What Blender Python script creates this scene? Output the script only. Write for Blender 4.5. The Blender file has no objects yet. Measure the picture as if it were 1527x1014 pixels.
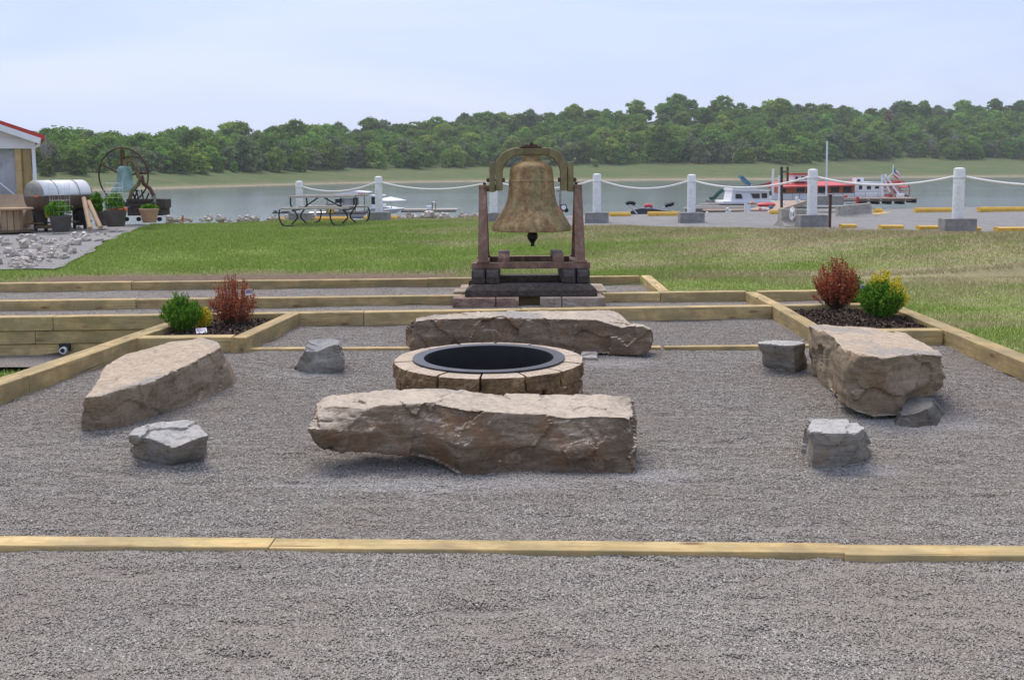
import bpy, bmesh, math, random
import numpy as np
from mathutils import Vector, Matrix, noise
random.seed(7); rng = np.random.default_rng(7)
R = math.radians
sc = bpy.context.scene
col = sc.collection
# ------------------------------------------------------------------ camera
FPX, CX, HOR, PITCH, ROLL, EYE = 1460.0, 763.5, 256.0, R(6), 0.0058, 1.65
CY = HOR + FPX*math.tan(PITCH)
r0 = Vector((1,0,0)); u0 = Vector((0,math.sin(PITCH),math.cos(PITCH))); F = Vector((0,math.cos(PITCH),-math.sin(PITCH)))
RV = r0*math.cos(ROLL)-u0*math.sin(ROLL); UV = r0*math.sin(ROLL)+u0*math.cos(ROLL)
CAM = Vector((0,0,EYE))
def ray(u,v): return RV*((u-CX)/FPX)+UV*((CY-v)/FPX)+F
def PZ(u,v,z=0.0):
    d = ray(u,v); return CAM+d*((z-EYE)/d.z)
def PD(u,v,y):
    d = ray(u,v); return CAM+d*(y/d.y)
cd = bpy.data.cameras.new('camera'); cam = bpy.data.objects.new('camera', cd); col.objects.link(cam)
cam.matrix_world = Matrix(((RV.x,UV.x,-F.x,0),(RV.y,UV.y,-F.y,0),(RV.z,UV.z,-F.z,EYE),(0,0,0,1)))
cd.lens = 36*FPX/1527; cd.sensor_width = 36; cd.shift_y = -(507-CY)/1527; cd.clip_end = 5000
sc.camera = cam
# ------------------------------------------------------------------ node helpers
class NT:
    def __init__(s, name):
        s.m = bpy.data.materials.new(name); s.m.use_nodes = True; s.t = s.m.node_tree
        s.b = s.t.nodes['Principled BSDF']; s.N = s.t.nodes; s.L = s.t.links
    def n(s, typ, **kw):
        x = s.N.new(typ)
        for k, v in kw.items():
            if k in x.bl_rna.properties.keys(): setattr(x, k, v)
            else: x.inputs[k.replace('_',' ')].default_value = v
        return x
    def l(s, a, b): s.L.new(a, b)
    def coord(s, kind='Object', scale=(1,1,1)):
        if kind == 'World':
            g = s.n('ShaderNodeNewGeometry'); o = g.outputs['Position']
        else:
            o = s.n('ShaderNodeTexCoord').outputs[kind]
        mp = s.n('ShaderNodeMapping'); mp.inputs['Scale'].default_value = scale; s.l(o, mp.inputs[0]); return mp.outputs[0]
    def noise(s, co, scale=5, detail=6, rough=.6, dist=0):
        x = s.n('ShaderNodeTexNoise'); x.inputs['Scale'].default_value = scale; x.inputs['Detail'].default_value = detail
        x.inputs['Roughness'].default_value = rough; x.inputs['Distortion'].default_value = dist; s.l(co, x.inputs['Vector']); return x.outputs['Fac']
    def ramp(s, fac, stops):
        x = s.n('ShaderNodeValToRGB'); e = x.color_ramp.elements
        while len(e) < len(stops): e.new(.5)
        for i, (p, c) in enumerate(stops):
            e[i].position = p; e[i].color = (*c, 1) if len(c) == 3 else c
        s.l(fac, x.inputs[0]); return x.outputs[0]
    def mix(s, fac, a, b, mode='MIX'):
        x = s.n('ShaderNodeMix'); x.data_type = 'RGBA'; x.blend_type = mode
        if isinstance(fac, (int, float)): x.inputs[0].default_value = fac
        else: s.l(fac, x.inputs[0])
        for i, q in ((6, a), (7, b)):
            if isinstance(q, tuple): x.inputs[i].default_value = (*q, 1)
            else: s.l(q, x.inputs[i])
        return x.outputs[2]
    def math(s, op, a, b=0.0):
        x = s.n('ShaderNodeMath'); x.operation = op
        for i, q in ((0, a), (1, b)):
            if isinstance(q, (int, float)): x.inputs[i].default_value = q
            else: s.l(q, x.inputs[i])
        return x.outputs[0]
    def bump(s, h, strength=.5, dist=.01, nrm=None):
        x = s.n('ShaderNodeBump'); x.inputs['Strength'].default_value = strength; x.inputs['Distance'].default_value = dist
        s.l(h, x.inputs['Height'])
        if nrm is not None: s.l(nrm, x.inputs['Normal'])
        return x.outputs[0]
    def out(s, color=None, rough=.8, metal=0, normal=None, spec=None):
        if color is not None:
            if isinstance(color, tuple): s.b.inputs['Base Color'].default_value = (*color, 1)
            else: s.l(color, s.b.inputs['Base Color'])
        if isinstance(rough, (int, float)): s.b.inputs['Roughness'].default_value = rough
        else: s.l(rough, s.b.inputs['Roughness'])
        s.b.inputs['Metallic'].default_value = metal
        if spec is not None: s.b.inputs['Specular IOR Level'].default_value = spec
        if normal is not None: s.l(normal, s.b.inputs['Normal'])
        return s.m
def paint(name, c, rough=.5, metal=0, var=.18, scale=9, bump=.15, grime=None):
    t = NT(name); co = t.coord('Object'); a = t.noise(co, scale, 6); 
    cc = t.ramp(a, [(.3, tuple(x*(1-var) for x in c)), (.7, tuple(min(1, x*(1+var*.5)) for x in c))])
    if grime: cc = t.mix(t.ramp(t.noise(co, scale*2.3, 8, .7), [(.5,(0,0,0)),(.72,(1,1,1))]), cc, grime)
    return t.out(cc, rough, metal, t.bump(t.noise(co, scale*8, 4), bump, .004))
# ------------------------------------------------------------------ mesh helpers
class MB:
    def __init__(s): s.v = []; s.f = []
    def add(s, vs, fs):
        n = len(s.v); s.v += [tuple(p) for p in vs]; s.f += [tuple(i+n for i in f) for f in fs]; return s
    def box(s, x0,y0,z0,x1,y1,z1, M=None, bev=0):
        if bev > 0:
            b = min(bev, (x1-x0)*.45, (y1-y0)*.45, (z1-z0)*.45); bm = bmesh.new(); bmesh.ops.create_cube(bm, size=1)
            for q in bm.verts: q.co = Vector(((x0+x1)/2+q.co.x*(x1-x0), (y0+y1)/2+q.co.y*(y1-y0), (z0+z1)/2+q.co.z*(z1-z0)))
            bmesh.ops.bevel(bm, geom=bm.edges[:], offset=b, segments=2, profile=.6, affect='EDGES')
            bm.verts.index_update(); vs = [q.co.copy() for q in bm.verts]; fs = [[q.index for q in f.verts] for f in bm.faces]; bm.free()
        else:
            vs = [Vector(p) for p in ((x0,y0,z0),(x1,y0,z0),(x1,y1,z0),(x0,y1,z0),(x0,y0,z1),(x1,y0,z1),(x1,y1,z1),(x0,y1,z1))]
            fs = [(3,2,1,0),(4,5,6,7),(0,1,5,4),(1,2,6,5),(2,3,7,6),(3,0,4,7)]
        if M is not None: vs = [M@p for p in vs]
        return s.add(vs, fs)
    def beam(s, a, b, w, h, bev=0, up=Vector((0,0,1))):      # box from a to b, a and b on its axis
        a = Vector(a); b = Vector(b); d = (b-a); L = d.length; d.normalize()
        if abs(d.dot(up)) > .98: up = Vector((0,1,0))
        sx = d.cross(up).normalized(); sz = sx.cross(d).normalized()
        M = Matrix(((d.x,sx.x,sz.x,a.x),(d.y,sx.y,sz.y,a.y),(d.z,sx.z,sz.z,a.z),(0,0,0,1)))
        return s.box(0,-w/2,-h/2,L,w/2,h/2,M,bev)
    def tube(s, pts, r, n=10, cap=True, r2=None):
        pts = [Vector(p) for p in pts]; rings = []
        prev = None
        for i, p in enumerate(pts):
            d = (pts[min(i+1,len(pts)-1)]-pts[max(i-1,0)]).normalized()
            if prev is None:
                a = Vector((0,0,1)) if abs(d.z) < .9 else Vector((1,0,0)); x = d.cross(a).normalized()
            else: x = (prev-d*prev.dot(d)).normalized()
            prev = x; y = d.cross(x)
            rr = r if not callable(r) else r(i/(len(pts)-1))
            rings.append([p+(x*math.cos(2*math.pi*k/n)+y*math.sin(2*math.pi*k/n))*rr for k in range(n)])
        vs = [q for g in rings for q in g]; fs = []
        for i in range(len(rings)-1):
            for k in range(n): fs.append((i*n+k, i*n+(k+1)%n, (i+1)*n+(k+1)%n, (i+1)*n+k))
        if cap: fs.append(tuple(range(n))[::-1]); fs.append(tuple((len(rings)-1)*n+k for k in range(n)))
        return s.add(vs, fs)
    def lathe(s, prof, c=(0,0,0), n=32, M=None, cap=True):
        vs = []; fs = []; m = len(prof)
        for k in range(n):
            a = 2*math.pi*k/n
            for (r_, z_) in prof: vs.append(Vector((r_*math.cos(a), r_*math.sin(a), z_)))
        for k in range(n):
            for i in range(m-1): fs.append((k*m+i, ((k+1)%n)*m+i, ((k+1)%n)*m+i+1, k*m+i+1))
        if cap:
            if prof[0][0] > 1e-5: fs.append(tuple(k*m for k in range(n))[::-1])
            if prof[-1][0] > 1e-5: fs.append(tuple(k*m+m-1 for k in range(n)))
        if M is not None: vs = [M@q for q in vs]
        vs = [q+Vector(c) for q in vs]
        return s.add(vs, fs)
    def prism(s, poly, axis, a0, a1):    # polygon (2 coords) extruded along axis ('x','y','z')
        def mk(p, a): return {'x': (a,p[0],p[1]), 'y': (p[0],a,p[1]), 'z': (p[0],p[1],a)}[axis]
        n = len(poly); vs = [mk(p,a0) for p in poly]+[mk(p,a1) for p in poly]
        fs = [tuple(range(n)), tuple(range(2*n-1,n-1,-1))]+[(i,(i+1)%n,n+(i+1)%n,n+i) for i in range(n)]
        return s.add(vs, fs)
    def build(s, name, mat, parent=None, smooth=None, origin=None):
        return mkobj(name, s.v, s.f, mat, parent, smooth, origin)
WO = {}    # world offset of each object's origin
def mkobj(name, v, f, mat, parent=None, smooth=None, origin=None):
    V = np.array(v, dtype=float).reshape(-1,3)
    if parent is not None: off = np.array(WO[parent])
    elif origin is not None: off = np.array(origin, dtype=float)
    else: off = np.array(((V[:,0].min()+V[:,0].max())/2, (V[:,1].min()+V[:,1].max())/2, V[:,2].min()))
    me = bpy.data.meshes.new(name); me.from_pydata((V-off).tolist(), [], f); me.update()
    bm = bmesh.new(); bm.from_mesh(me); bmesh.ops.recalc_face_normals(bm, faces=bm.faces[:]); bm.to_mesh(me); bm.free()
    if mat is not None: me.materials.append(mat)
    if smooth is not None:
        me.polygons.foreach_set('use_smooth', [True]*len(me.polygons))
        if smooth < 179: me.set_sharp_from_angle(angle=R(smooth))
    o = bpy.data.objects.new(name, me); col.objects.link(o)
    if parent is not None: o.parent = parent; WO[o] = tuple(off)
    else: o.location = off; WO[o] = tuple(off)
    return o
def tag(o, label=None, cat=None, group=None, kind=None):
    if label: o['label'] = label
    if cat: o['category'] = cat
    if group: o['group'] = group
    if kind: o['kind'] = kind
    return o
def thing(name, loc, label, cat, group=None):
    o = bpy.data.objects.new(name, None); o.empty_display_size = .1; col.objects.link(o); o.location = loc; WO[o] = tuple(loc)
    return tag(o, label, cat, group)
def copy_tree(o, loc=None, rz=None, scale=None, label=None, group=None, parent=None, kids=None):
    c = o.copy(); col.objects.link(c)
    if parent is not None: c.parent = parent
    for ch in list(o.children): copy_tree(ch, parent=c)
    if loc is not None: c.location = loc
    if rz is not None: c.rotation_euler = (0,0,rz)
    if scale is not None: c.scale = scale if hasattr(scale,'__len__') else (scale,)*3
    if label: c['label'] = label
    if group: c['group'] = group
    return c
def fnoise(p, sc_=1.0, octs=4): return noise.fractal(Vector(p)*sc_, 1.0, 2.0, octs)
def sstep(a, b, x):
    t = min(1, max(0, (x-a)/(b-a))); return t*t*(3-2*t)
def fastmesh(name, verts, nper, mat, attrs=None):   # many separate n-gons from an array (k*nper,3)
    k = len(verts)//nper; me = bpy.data.meshes.new(name)
    me.vertices.add(len(verts)); me.vertices.foreach_set('co', verts.astype(np.float32).ravel())
    me.loops.add(len(verts)); me.loops.foreach_set('vertex_index', np.arange(len(verts), dtype=np.int32))
    me.polygons.add(k); me.polygons.foreach_set('loop_start', np.arange(0, len(verts), nper, dtype=np.int32))
    me.polygons.foreach_set('loop_total', np.full(k, nper, dtype=np.int32)); me.update(calc_edges=True); me.validate()
    me.materials.append(mat); o = bpy.data.objects.new(name, me); return o
# ------------------------------------------------------------------ materials
M = {}
def m_timber(name, tone=1.0):
    t = NT(name); co = t.coord('Object'); oi = t.n('ShaderNodeObjectInfo')
    sep = t.n('ShaderNodeVectorMath'); sep.operation = 'ADD'; t.l(co, sep.inputs[0])
    cmb = t.n('ShaderNodeCombineXYZ'); mu = t.math('MULTIPLY', oi.outputs['Random'], 37.0)
    for i in range(3): t.l(mu, cmb.inputs[i])
    t.l(cmb.outputs[0], sep.inputs[1])
    at = t.n('ShaderNodeAttribute'); at.attribute_name = 'wood'
    ad2 = t.n('ShaderNodeVectorMath'); ad2.operation = 'ADD'; t.l(at.outputs['Vector'], ad2.inputs[0]); t.l(cmb.outputs[0], ad2.inputs[1])
    mp = t.n('ShaderNodeMapping'); mp.inputs['Scale'].default_value = (1.6,38,38); t.l(ad2.outputs[0], mp.inputs[0])
    g = t.noise(mp.outputs[0], 1, 8, .72, .9)
    mp2 = t.n('ShaderNodeMapping'); mp2.inputs['Scale'].default_value = (3.2,7,7); t.l(ad2.outputs[0], mp2.inputs[0])
    b = t.noise(mp2.outputs[0], 1, 5, .6)
    c1 = t.ramp(g, [(.3,(.26*tone,.15*tone,.045*tone)),(.46,(.46*tone,.325*tone,.13*tone)),(.56,(.53*tone,.39*tone,.17*tone)),(.7,(.64*tone,.49*tone,.24*tone))])
    c2 = t.mix(t.ramp(b, [(.42,(0,0,0)),(.62,(1,1,1))]), c1, (.30*tone,.235*tone,.10*tone))
    kn = t.n('ShaderNodeTexVoronoi'); mp3 = t.n('ShaderNodeMapping'); mp3.inputs['Scale'].default_value = (2.6,8,8); t.l(ad2.outputs[0], mp3.inputs[0]); t.l(mp3.outputs[0], kn.inputs['Vector']); kn.inputs['Scale'].default_value = 1
    c3 = t.mix(t.ramp(kn.outputs['Distance'], [(.08,(1,1,1)),(.19,(0,0,0))]), c2, (.17*tone,.085*tone,.03*tone))
    c3 = t.mix(t.math('MULTIPLY', t.ramp(t.noise(t.coord('World'), 1.7, 6, .7), [(.45,(0,0,0)),(.68,(1,1,1))]), .5), c3, (.30*tone,.24*tone,.14*tone))
    mp4 = t.n('ShaderNodeMapping'); mp4.inputs['Scale'].default_value = (1.1,55,55); t.l(ad2.outputs[0], mp4.inputs[0])
    ck = t.noise(mp4.outputs[0], 1, 3, .5, 0); c3 = t.mix(t.ramp(ck, [(.665,(0,0,0)),(.70,(.8,.8,.8))]), c3, (.09,.06,.035))
    wt = t.noise(t.coord('World'), 4.5, 6, .75, .6); c3 = t.mix(t.math('MULTIPLY', t.ramp(wt, [(.5,(0,0,0)),(.66,(1,1,1))]), .45), c3, (.26,.15,.07))
    hs = t.n('ShaderNodeHueSaturation'); t.l(c3, hs.inputs['Color']); t.l(t.math('ADD', t.math('MULTIPLY', oi.outputs['Random'], .4), .78), hs.inputs['Value'])
    return t.out(hs.outputs[0], .78, 0, t.bump(g, .35, .004))
M['timber'] = m_timber('pressure_treated_pine', 1.12); M['board'] = m_timber('pale_pine_board', 1.18)
M['oldwood'] = m_timber('weathered_brown_wood', .5)
def m_stone(name, pale, mid, dark, rust, rustamt=.5):
    t = NT(name); co = t.coord('Object'); oi = t.n('ShaderNodeObjectInfo')
    cmb = t.n('ShaderNodeCombineXYZ'); mu = t.math('MULTIPLY', oi.outputs['Random'], 23.0)
    for i in range(3): t.l(mu, cmb.inputs[i])
    ad = t.n('ShaderNodeVectorMath'); ad.operation = 'ADD'; t.l(co, ad.inputs[0]); t.l(cmb.outputs[0], ad.inputs[1]); co = ad.outputs[0]
    mp = t.n('ShaderNodeMapping'); mp.inputs['Scale'].default_value = (1,1,4); mp.inputs['Rotation'].default_value = (.1,.15,0); t.l(co, mp.inputs[0])
    big = t.noise(mp.outputs[0], 2.6, 6, .6, .8); fine = t.noise(co, 34, 8, .7); med = t.noise(mp.outputs[0], 9, 8, .68, 1.2)
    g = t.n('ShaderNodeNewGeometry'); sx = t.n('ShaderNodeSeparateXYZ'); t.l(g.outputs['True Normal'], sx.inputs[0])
    bed = t.ramp(t.math('ADD', sx.outputs['Z'], t.math('MULTIPLY', t.math('SUBTRACT', med, .5), .7)), [(.55,(0,0,0)),(.86,(1,1,1))])   # upward faces painted paler to imitate sky light, plus dust; broken sides iron-stained
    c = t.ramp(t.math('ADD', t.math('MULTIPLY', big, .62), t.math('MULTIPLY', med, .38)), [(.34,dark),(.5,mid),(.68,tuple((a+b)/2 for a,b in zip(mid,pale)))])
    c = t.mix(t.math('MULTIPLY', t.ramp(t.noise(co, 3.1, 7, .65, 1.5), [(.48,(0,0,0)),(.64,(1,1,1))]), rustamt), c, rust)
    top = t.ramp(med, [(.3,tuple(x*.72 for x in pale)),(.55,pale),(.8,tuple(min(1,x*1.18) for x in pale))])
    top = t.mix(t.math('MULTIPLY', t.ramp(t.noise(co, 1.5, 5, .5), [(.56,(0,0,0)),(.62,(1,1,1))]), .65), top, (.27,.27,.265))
    c = t.mix(bed, c, top)  # bed is the upward-face mask; the top colour holds painted sky light
    vz = t.n('ShaderNodeTexNoise'); vz.inputs['Scale'].default_value = 2.4; vz.inputs['Detail'].default_value = 5; vz.inputs['Distortion'].default_value = 1.6; t.l(co, vz.inputs['Vector'])
    vein = t.ramp(t.math('ABSOLUTE', t.math('SUBTRACT', vz.outputs['Fac'], .5)), [(.0,(1,1,1)),(.008,(0,0,0))])
    c = t.mix(t.math('MULTIPLY', vein, .2), c, tuple(min(1, x*1.25) for x in pale))
    c = t.mix(t.ramp(fine, [(.3,(1,1,1)),(.5,(0,0,0))]), c, t.mix(.5, c, (.05,.04,.03)))
    mpl = t.n('ShaderNodeMapping'); mpl.inputs['Scale'].default_value = (1.3,1.3,15); mpl.inputs['Rotation'].default_value = (.06,.1,0); t.l(co, mpl.inputs[0]); lam = t.noise(mpl.outputs[0], 3.2, 7, .7, .5)
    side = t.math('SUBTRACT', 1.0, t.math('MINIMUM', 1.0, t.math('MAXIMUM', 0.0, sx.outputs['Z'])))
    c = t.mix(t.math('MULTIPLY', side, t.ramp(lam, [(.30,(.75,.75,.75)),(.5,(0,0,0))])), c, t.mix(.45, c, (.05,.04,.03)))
    nb = t.bump(lam, .5, .012); nb = t.bump(med, .36, .016, nb); nb = t.bump(fine, .55, .006, nb)
    return t.out(c, .92, 0, nb, .15)
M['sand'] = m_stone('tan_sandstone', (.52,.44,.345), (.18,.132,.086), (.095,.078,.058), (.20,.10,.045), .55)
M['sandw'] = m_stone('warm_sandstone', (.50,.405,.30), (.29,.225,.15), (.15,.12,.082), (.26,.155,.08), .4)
M['shadestone'] = m_stone('shaded_limestone', (.24,.225,.20), (.17,.155,.13), (.09,.08,.065), (.13,.09,.05), .35)  # grey limestone darkened to imitate the shade below the right boulder
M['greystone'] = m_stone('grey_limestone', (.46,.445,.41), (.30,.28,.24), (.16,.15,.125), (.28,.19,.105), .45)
def fresh(t, c, pale):
    # paler freshly dug stone thrown up around the boulders, irregular outline
    g = t.n('ShaderNodeNewGeometry'); nz = t.noise(g.outputs['Position'], 3.0, 6, .7, .5); tot = None
    for (x,y,sx,sy) in ((-.35,5.06,1.0,.15),(.75,5.2,.3,.16),(2.62,6.3,.55,.35),(.75,8.35,.6,.3),(-1.9,5.5,.3,.12),(1.95,5.3,.3,.14),(-1.75,7.95,.3,.15)):
        a = t.n('ShaderNodeVectorMath'); a.operation = 'SUBTRACT'; t.l(g.outputs['Position'], a.inputs[0]); a.inputs[1].default_value = (x,y,0)
        b = t.n('ShaderNodeVectorMath'); b.operation = 'MULTIPLY'; t.l(a.outputs[0], b.inputs[0]); b.inputs[1].default_value = (1/sx,1/sy,0)
        d = t.n('ShaderNodeVectorMath'); d.operation = 'LENGTH'; t.l(b.outputs[0], d.inputs[0])
        m = t.math('SUBTRACT', 1.3, d.outputs['Value']); tot = m if tot is None else t.math('MAXIMUM', tot, m)
    f = t.ramp(t.math('ADD', tot, t.math('MULTIPLY', t.math('SUBTRACT', nz, .5), 1.6)), [(.2,(0,0,0)),(.9,(.55,.55,.55))])
    return t.mix(f, c, t.mix(.5, c, pale))
def m_gravel(name, lo, hi, warm, bigscale=1.0):
    t = NT(name); co = t.coord('World')
    v = t.n('ShaderNodeTexVoronoi'); v.inputs['Scale'].default_value = 95; t.l(co, v.inputs['Vector'])
    v2 = t.n('ShaderNodeTexVoronoi'); v2.inputs['Scale'].default_value = 45; t.l(co, v2.inputs['Vector'])
    sx = t.n('ShaderNodeSeparateColor'); t.l(v.outputs['Color'], sx.inputs[0])
    c = t.ramp(sx.outputs[0], [(0,lo),(.5,tuple((a+b)/2 for a,b in zip(lo,hi))),(1,hi)])
    c = t.mix(t.math('MULTIPLY', t.ramp(t.noise(co, .9*bigscale, 6, .65, .5), [(.42,(0,0,0)),(.62,(1,1,1))]), .55), c, warm)
    c = t.mix(t.math('MULTIPLY', t.ramp(v.outputs['Distance'], [(.35,(0,0,0)),(.8,(1,1,1))]), .6), c, (.07,.064,.06))
    c = fresh(t, c, (.6,.58,.56))
    h = t.math('ADD', t.math('MULTIPLY', v.outputs['Distance'], -1), t.math('MULTIPLY', v2.outputs['Distance'], -.8))
    return t.out(c, .9, 0, t.bump(h, .9, .012))
M['gravel'] = m_gravel('crushed_gravel_bed', (.18,.162,.145), (.42,.38,.34), (.28,.23,.195))
def m_chip(name, stops, warm, big=.9):
    t = NT(name); oi = t.n('ShaderNodeObjectInfo'); c = t.ramp(oi.outputs['Random'], stops)
    w = t.ramp(t.noise(t.coord('World'), big, 6, .65, .5), [(.42,(0,0,0)),(.62,(1,1,1))])
    c = t.mix(t.math('MULTIPLY', w, .6), c, warm); c = fresh(t, c, (.62,.60,.58)); return t.out(c, .85, 0)
M['chip'] = m_chip('gravel_chip', [(0,(.155,.139,.115)),(.3,(.262,.238,.20)),(.7,(.36,.33,.283)),(.95,(.435,.405,.355)),(1,(.66,.62,.56))], (.30,.258,.21))
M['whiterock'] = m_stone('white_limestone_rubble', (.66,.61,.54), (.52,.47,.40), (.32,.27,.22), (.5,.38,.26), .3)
M['padgravel'] = m_gravel('grey_limestone_screenings', (.25,.25,.25), (.52,.51,.50), (.36,.34,.31))
M['mulch'] = paint('dark_bark_mulch', (.045,.028,.02), .95, var=.6, scale=30, bump=.8)
t = NT('mulch_chip'); g_ = t.n('ShaderNodeNewGeometry')
M['mulchchip'] = t.out(t.ramp(g_.outputs['Random Per Island'], [(0,(.02,.012,.009)),(.6,(.06,.035,.024)),(.93,(.12,.075,.05)),(1,(.3,.22,.16))]), .95)
def lawn_col(t, per):
    co = t.coord('World'); big = t.noise(t.coord('World',(.3,1.5,1)), .55, 5, .6, .6)
    mpn = t.noise(t.coord('World',(.5,1.7,1)), 1.8, 6, .7)
    g = t.ramp(per, [(0,(.18,.265,.032)),(.5,(.295,.40,.065)),(1,(.45,.53,.14))])
    dry = t.ramp(per, [(0,(.33,.27,.14)),(.5,(.50,.42,.24)),(1,(.64,.55,.34))])
    # lawn is browner towards the parking lot: worn turf with its own patches
    sx = t.n('ShaderNodeSeparateXYZ'); t.l(co, sx.inputs[0])
    grad = t.math('ADD', t.math('MULTIPLY', sx.outputs['X'], .022), t.math('MULTIPLY', sx.outputs['Y'], .012))
    k = t.math('ADD', t.math('ADD', t.math('MULTIPLY', big, .6), t.math('MULTIPLY', mpn, .4)), t.math('SUBTRACT', grad, .22))
    return t.mix(t.ramp(k, [(.44,(0,0,0)),(.64,(.95,.95,.95))]), g, dry)
t = NT('lawn_turf'); c = lawn_col(t, t.noise(t.coord('World'), 22, 6, .7)); c = t.mix(.3, c, (.14,.14,.05))
dirt = t.n('ShaderNodeAttribute'); dirt.attribute_name = 'dirt'
c = t.mix(dirt.outputs['Fac'], c, t.ramp(t.noise(t.coord('World'), 14, 6, .7), [(.3,(.10,.06,.035)),(.7,(.24,.16,.10))]))
M['turf'] = t.out(c, .95, 0, t.bump(t.noise(t.coord('World'), 40, 6, .7), .9, .03))
t = NT('grass_blade'); g_ = t.n('ShaderNodeNewGeometry'); c = lawn_col(t, g_.outputs['Random Per Island'])
M['blade'] = t.out(c, .7, 0); M['blade'].node_tree.nodes['Principled BSDF'].inputs['Subsurface Weight'].default_value = 0
def m_metalrust(name, base, dk, light, rough=.7, metal=.3, streak=True):
    t = NT(name); co = t.coord('Object'); s_ = t.coord('Object', (1,1,.35) if streak else (1,1,1))
    a = t.noise(s_, 7, 8, .68, .7); b = t.noise(co, 28, 6, .7)
    c = t.ramp(a, [(.3,dk),(.5,base),(.7,light)])
    c = t.mix(t.ramp(b, [(.52,(0,0,0)),(.7,(1,1,1))]), c, t.mix(.5, c, dk))
    return t.out(c, rough, metal, t.bump(b, .3, .004)), t
mt, t = m_metalrust('aged_bronze', (.36,.225,.085), (.17,.09,.035), (.50,.36,.17), .6, .1)
co = t.coord('Object'); fac = t.ramp(t.noise(t.coord('Object',(1,1,.4)), 4, 6, .6, 1), [(.45,(0,0,0)),(.62,(1,1,1))])
old = t.b.inputs['Base Color'].links[0].from_socket; c = t.mix(t.math('MULTIPLY', fac, .55), old, (.22,.22,.085))
fac2 = t.ramp(t.noise(co, 5.5, 7, .7, .5), [(.54,(0,0,0)),(.68,(1,1,1))]); c = t.mix(t.math('MULTIPLY', fac2, .6), c, (.22,.09,.04)); sp = t.ramp(t.noise(co, 16, 8, .75, .8), [(.42,(.35,.35,.35)),(.6,(1.15,1.15,1.15))]); c = t.mix(.6, c, sp, 'MULTIPLY'); t.l(c, t.b.inputs['Base Color']); M['bronze'] = mt
M['yoke'] = m_metalrust('olive_cast_iron', (.20,.165,.07), (.10,.075,.035), (.31,.25,.13), .6, .15)[0]
M['rustred'] = m_metalrust('red_oxide_iron', (.20,.115,.075), (.095,.052,.035), (.34,.23,.17), .75, .1)[0]
M['rustdark'] = m_metalrust('rusty_iron', (.10,.045,.03), (.04,.02,.015), (.2,.09,.05), .8, .1)[0]
M['blackiron'] = paint('black_iron', (.018,.018,.018), .5, .2, .3)
M['tie'] = paint('creosote_tie', (.058,.043,.034), .85, 0, .6, 14, .6, (.13,.105,.085))
M['tieface'] = paint('weathered_tie_end', (.12,.105,.10), .9, 0, .4, 20, .6)
M['ringsteel'] = paint('grey_steel_ring', (.085,.087,.095), .45, .5, .25, 6, .1)
M['ringblack'] = paint('black_painted_steel', (.012,.012,.013), .6, 0, .4, 10, .1)
def m_block(name, a, b, d):
    t = NT(name); co = t.coord('World'); n1 = t.noise(co, 5, 7, .7, .6); n2 = t.noise(co, 60, 6, .75)
    c = t.ramp(n1, [(.32,a),(.52,b),(.7,d)]); c = t.mix(t.ramp(n2, [(.35,(1,1,1)),(.5,(0,0,0))]), c, t.mix(.6, c, (.03,.025,.02)))
    c = t.mix(t.math('MULTIPLY', t.ramp(n2, [(.6,(0,0,0)),(.72,(1,1,1))]), .5), c, (.5,.44,.36))
    return t.out(c, .92, 0, t.bump(n2, .7, .006))
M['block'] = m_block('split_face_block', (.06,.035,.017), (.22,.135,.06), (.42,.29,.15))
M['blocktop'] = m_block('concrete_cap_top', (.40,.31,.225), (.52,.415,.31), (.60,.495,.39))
M['blockpale'] = m_block('pale_split_block', (.24,.18,.13), (.38,.305,.23), (.50,.43,.35))
M['blockred'] = m_block('red_split_block', (.15,.09,.07), (.32,.21,.16), (.45,.35,.27))
M['white'] = paint('white_paint', (.80,.80,.79), .5, 0, .06, 6, .1, (.55,.52,.46))
M['cleanwhite'] = paint('clean_white', (.78,.79,.80), .4, 0, .05, 6, .05)
M['rope'] = paint('white_rope', (.78,.77,.74), .8, 0, .12, 30, .5)
M['concrete'] = paint('grey_concrete', (.30,.285,.265), .9, 0, .3, 6, .5, (.18,.165,.15))
M['palecon'] = paint('pale_concrete', (.42,.385,.33), .9, 0, .25, 5, .5, (.25,.2,.16))
M['yellow'] = paint('yellow_kerb_paint', (.72,.42,.035), .6, 0, .25, 8, .3, (.5,.4,.25))
M['asphalt'] = paint('worn_asphalt', (.22,.215,.205), .95, 0, .2, 3, .5, (.30,.29,.27))
M['greywood'] = paint('grey_weathered_plank', (.44,.39,.34), .85, 0, .3, 12, .4)
M['dockwood'] = paint('brown_dock_plank', (.24,.175,.125), .85, 0, .35, 5, .4, (.1,.08,.06))
M['docktan'] = paint('tan_dock_deck', (.42,.31,.22), .85, 0, .25, 5, .4)
M['red'] = paint('red_metal_roof', (.50,.05,.035), .5, 0, .15, 3, .1)
M['pinkred'] = paint('faded_red_canvas', (.62,.10,.10), .6, 0, .12, 3, .1)
M['orange'] = paint('orange_cabin_paint', (.55,.17,.05), .5, 0, .15, 3, .1)
M['darkglass'] = paint('dark_window_glass', (.025,.03,.032), .15, 0, .3, 3, .0)
M['tarp'] = paint('grey_boat_tarp', (.11,.115,.125), .7, 0, .2, 3, .4)
M['black'] = paint('black_canvas', (.015,.015,.018), .7, 0, .3)
M['green'] = paint('green_plastic', (.01,.12,.085), .35, 0, .1)
M['blue'] = paint('blue_plastic', (.04,.2,.33), .35, 0, .1)
M['potdark'] = paint('brown_plastic_pot', (.085,.07,.062), .6, 0, .25, 6, .15)
M['terracotta'] = paint('terracotta', (.48,.27,.19), .8, 0, .15, 6, .2)
M['verdigris'] = m_metalrust('verdigris_bronze', (.22,.34,.30), (.13,.2,.17), (.36,.47,.43), .7, .1)[0]
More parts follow.
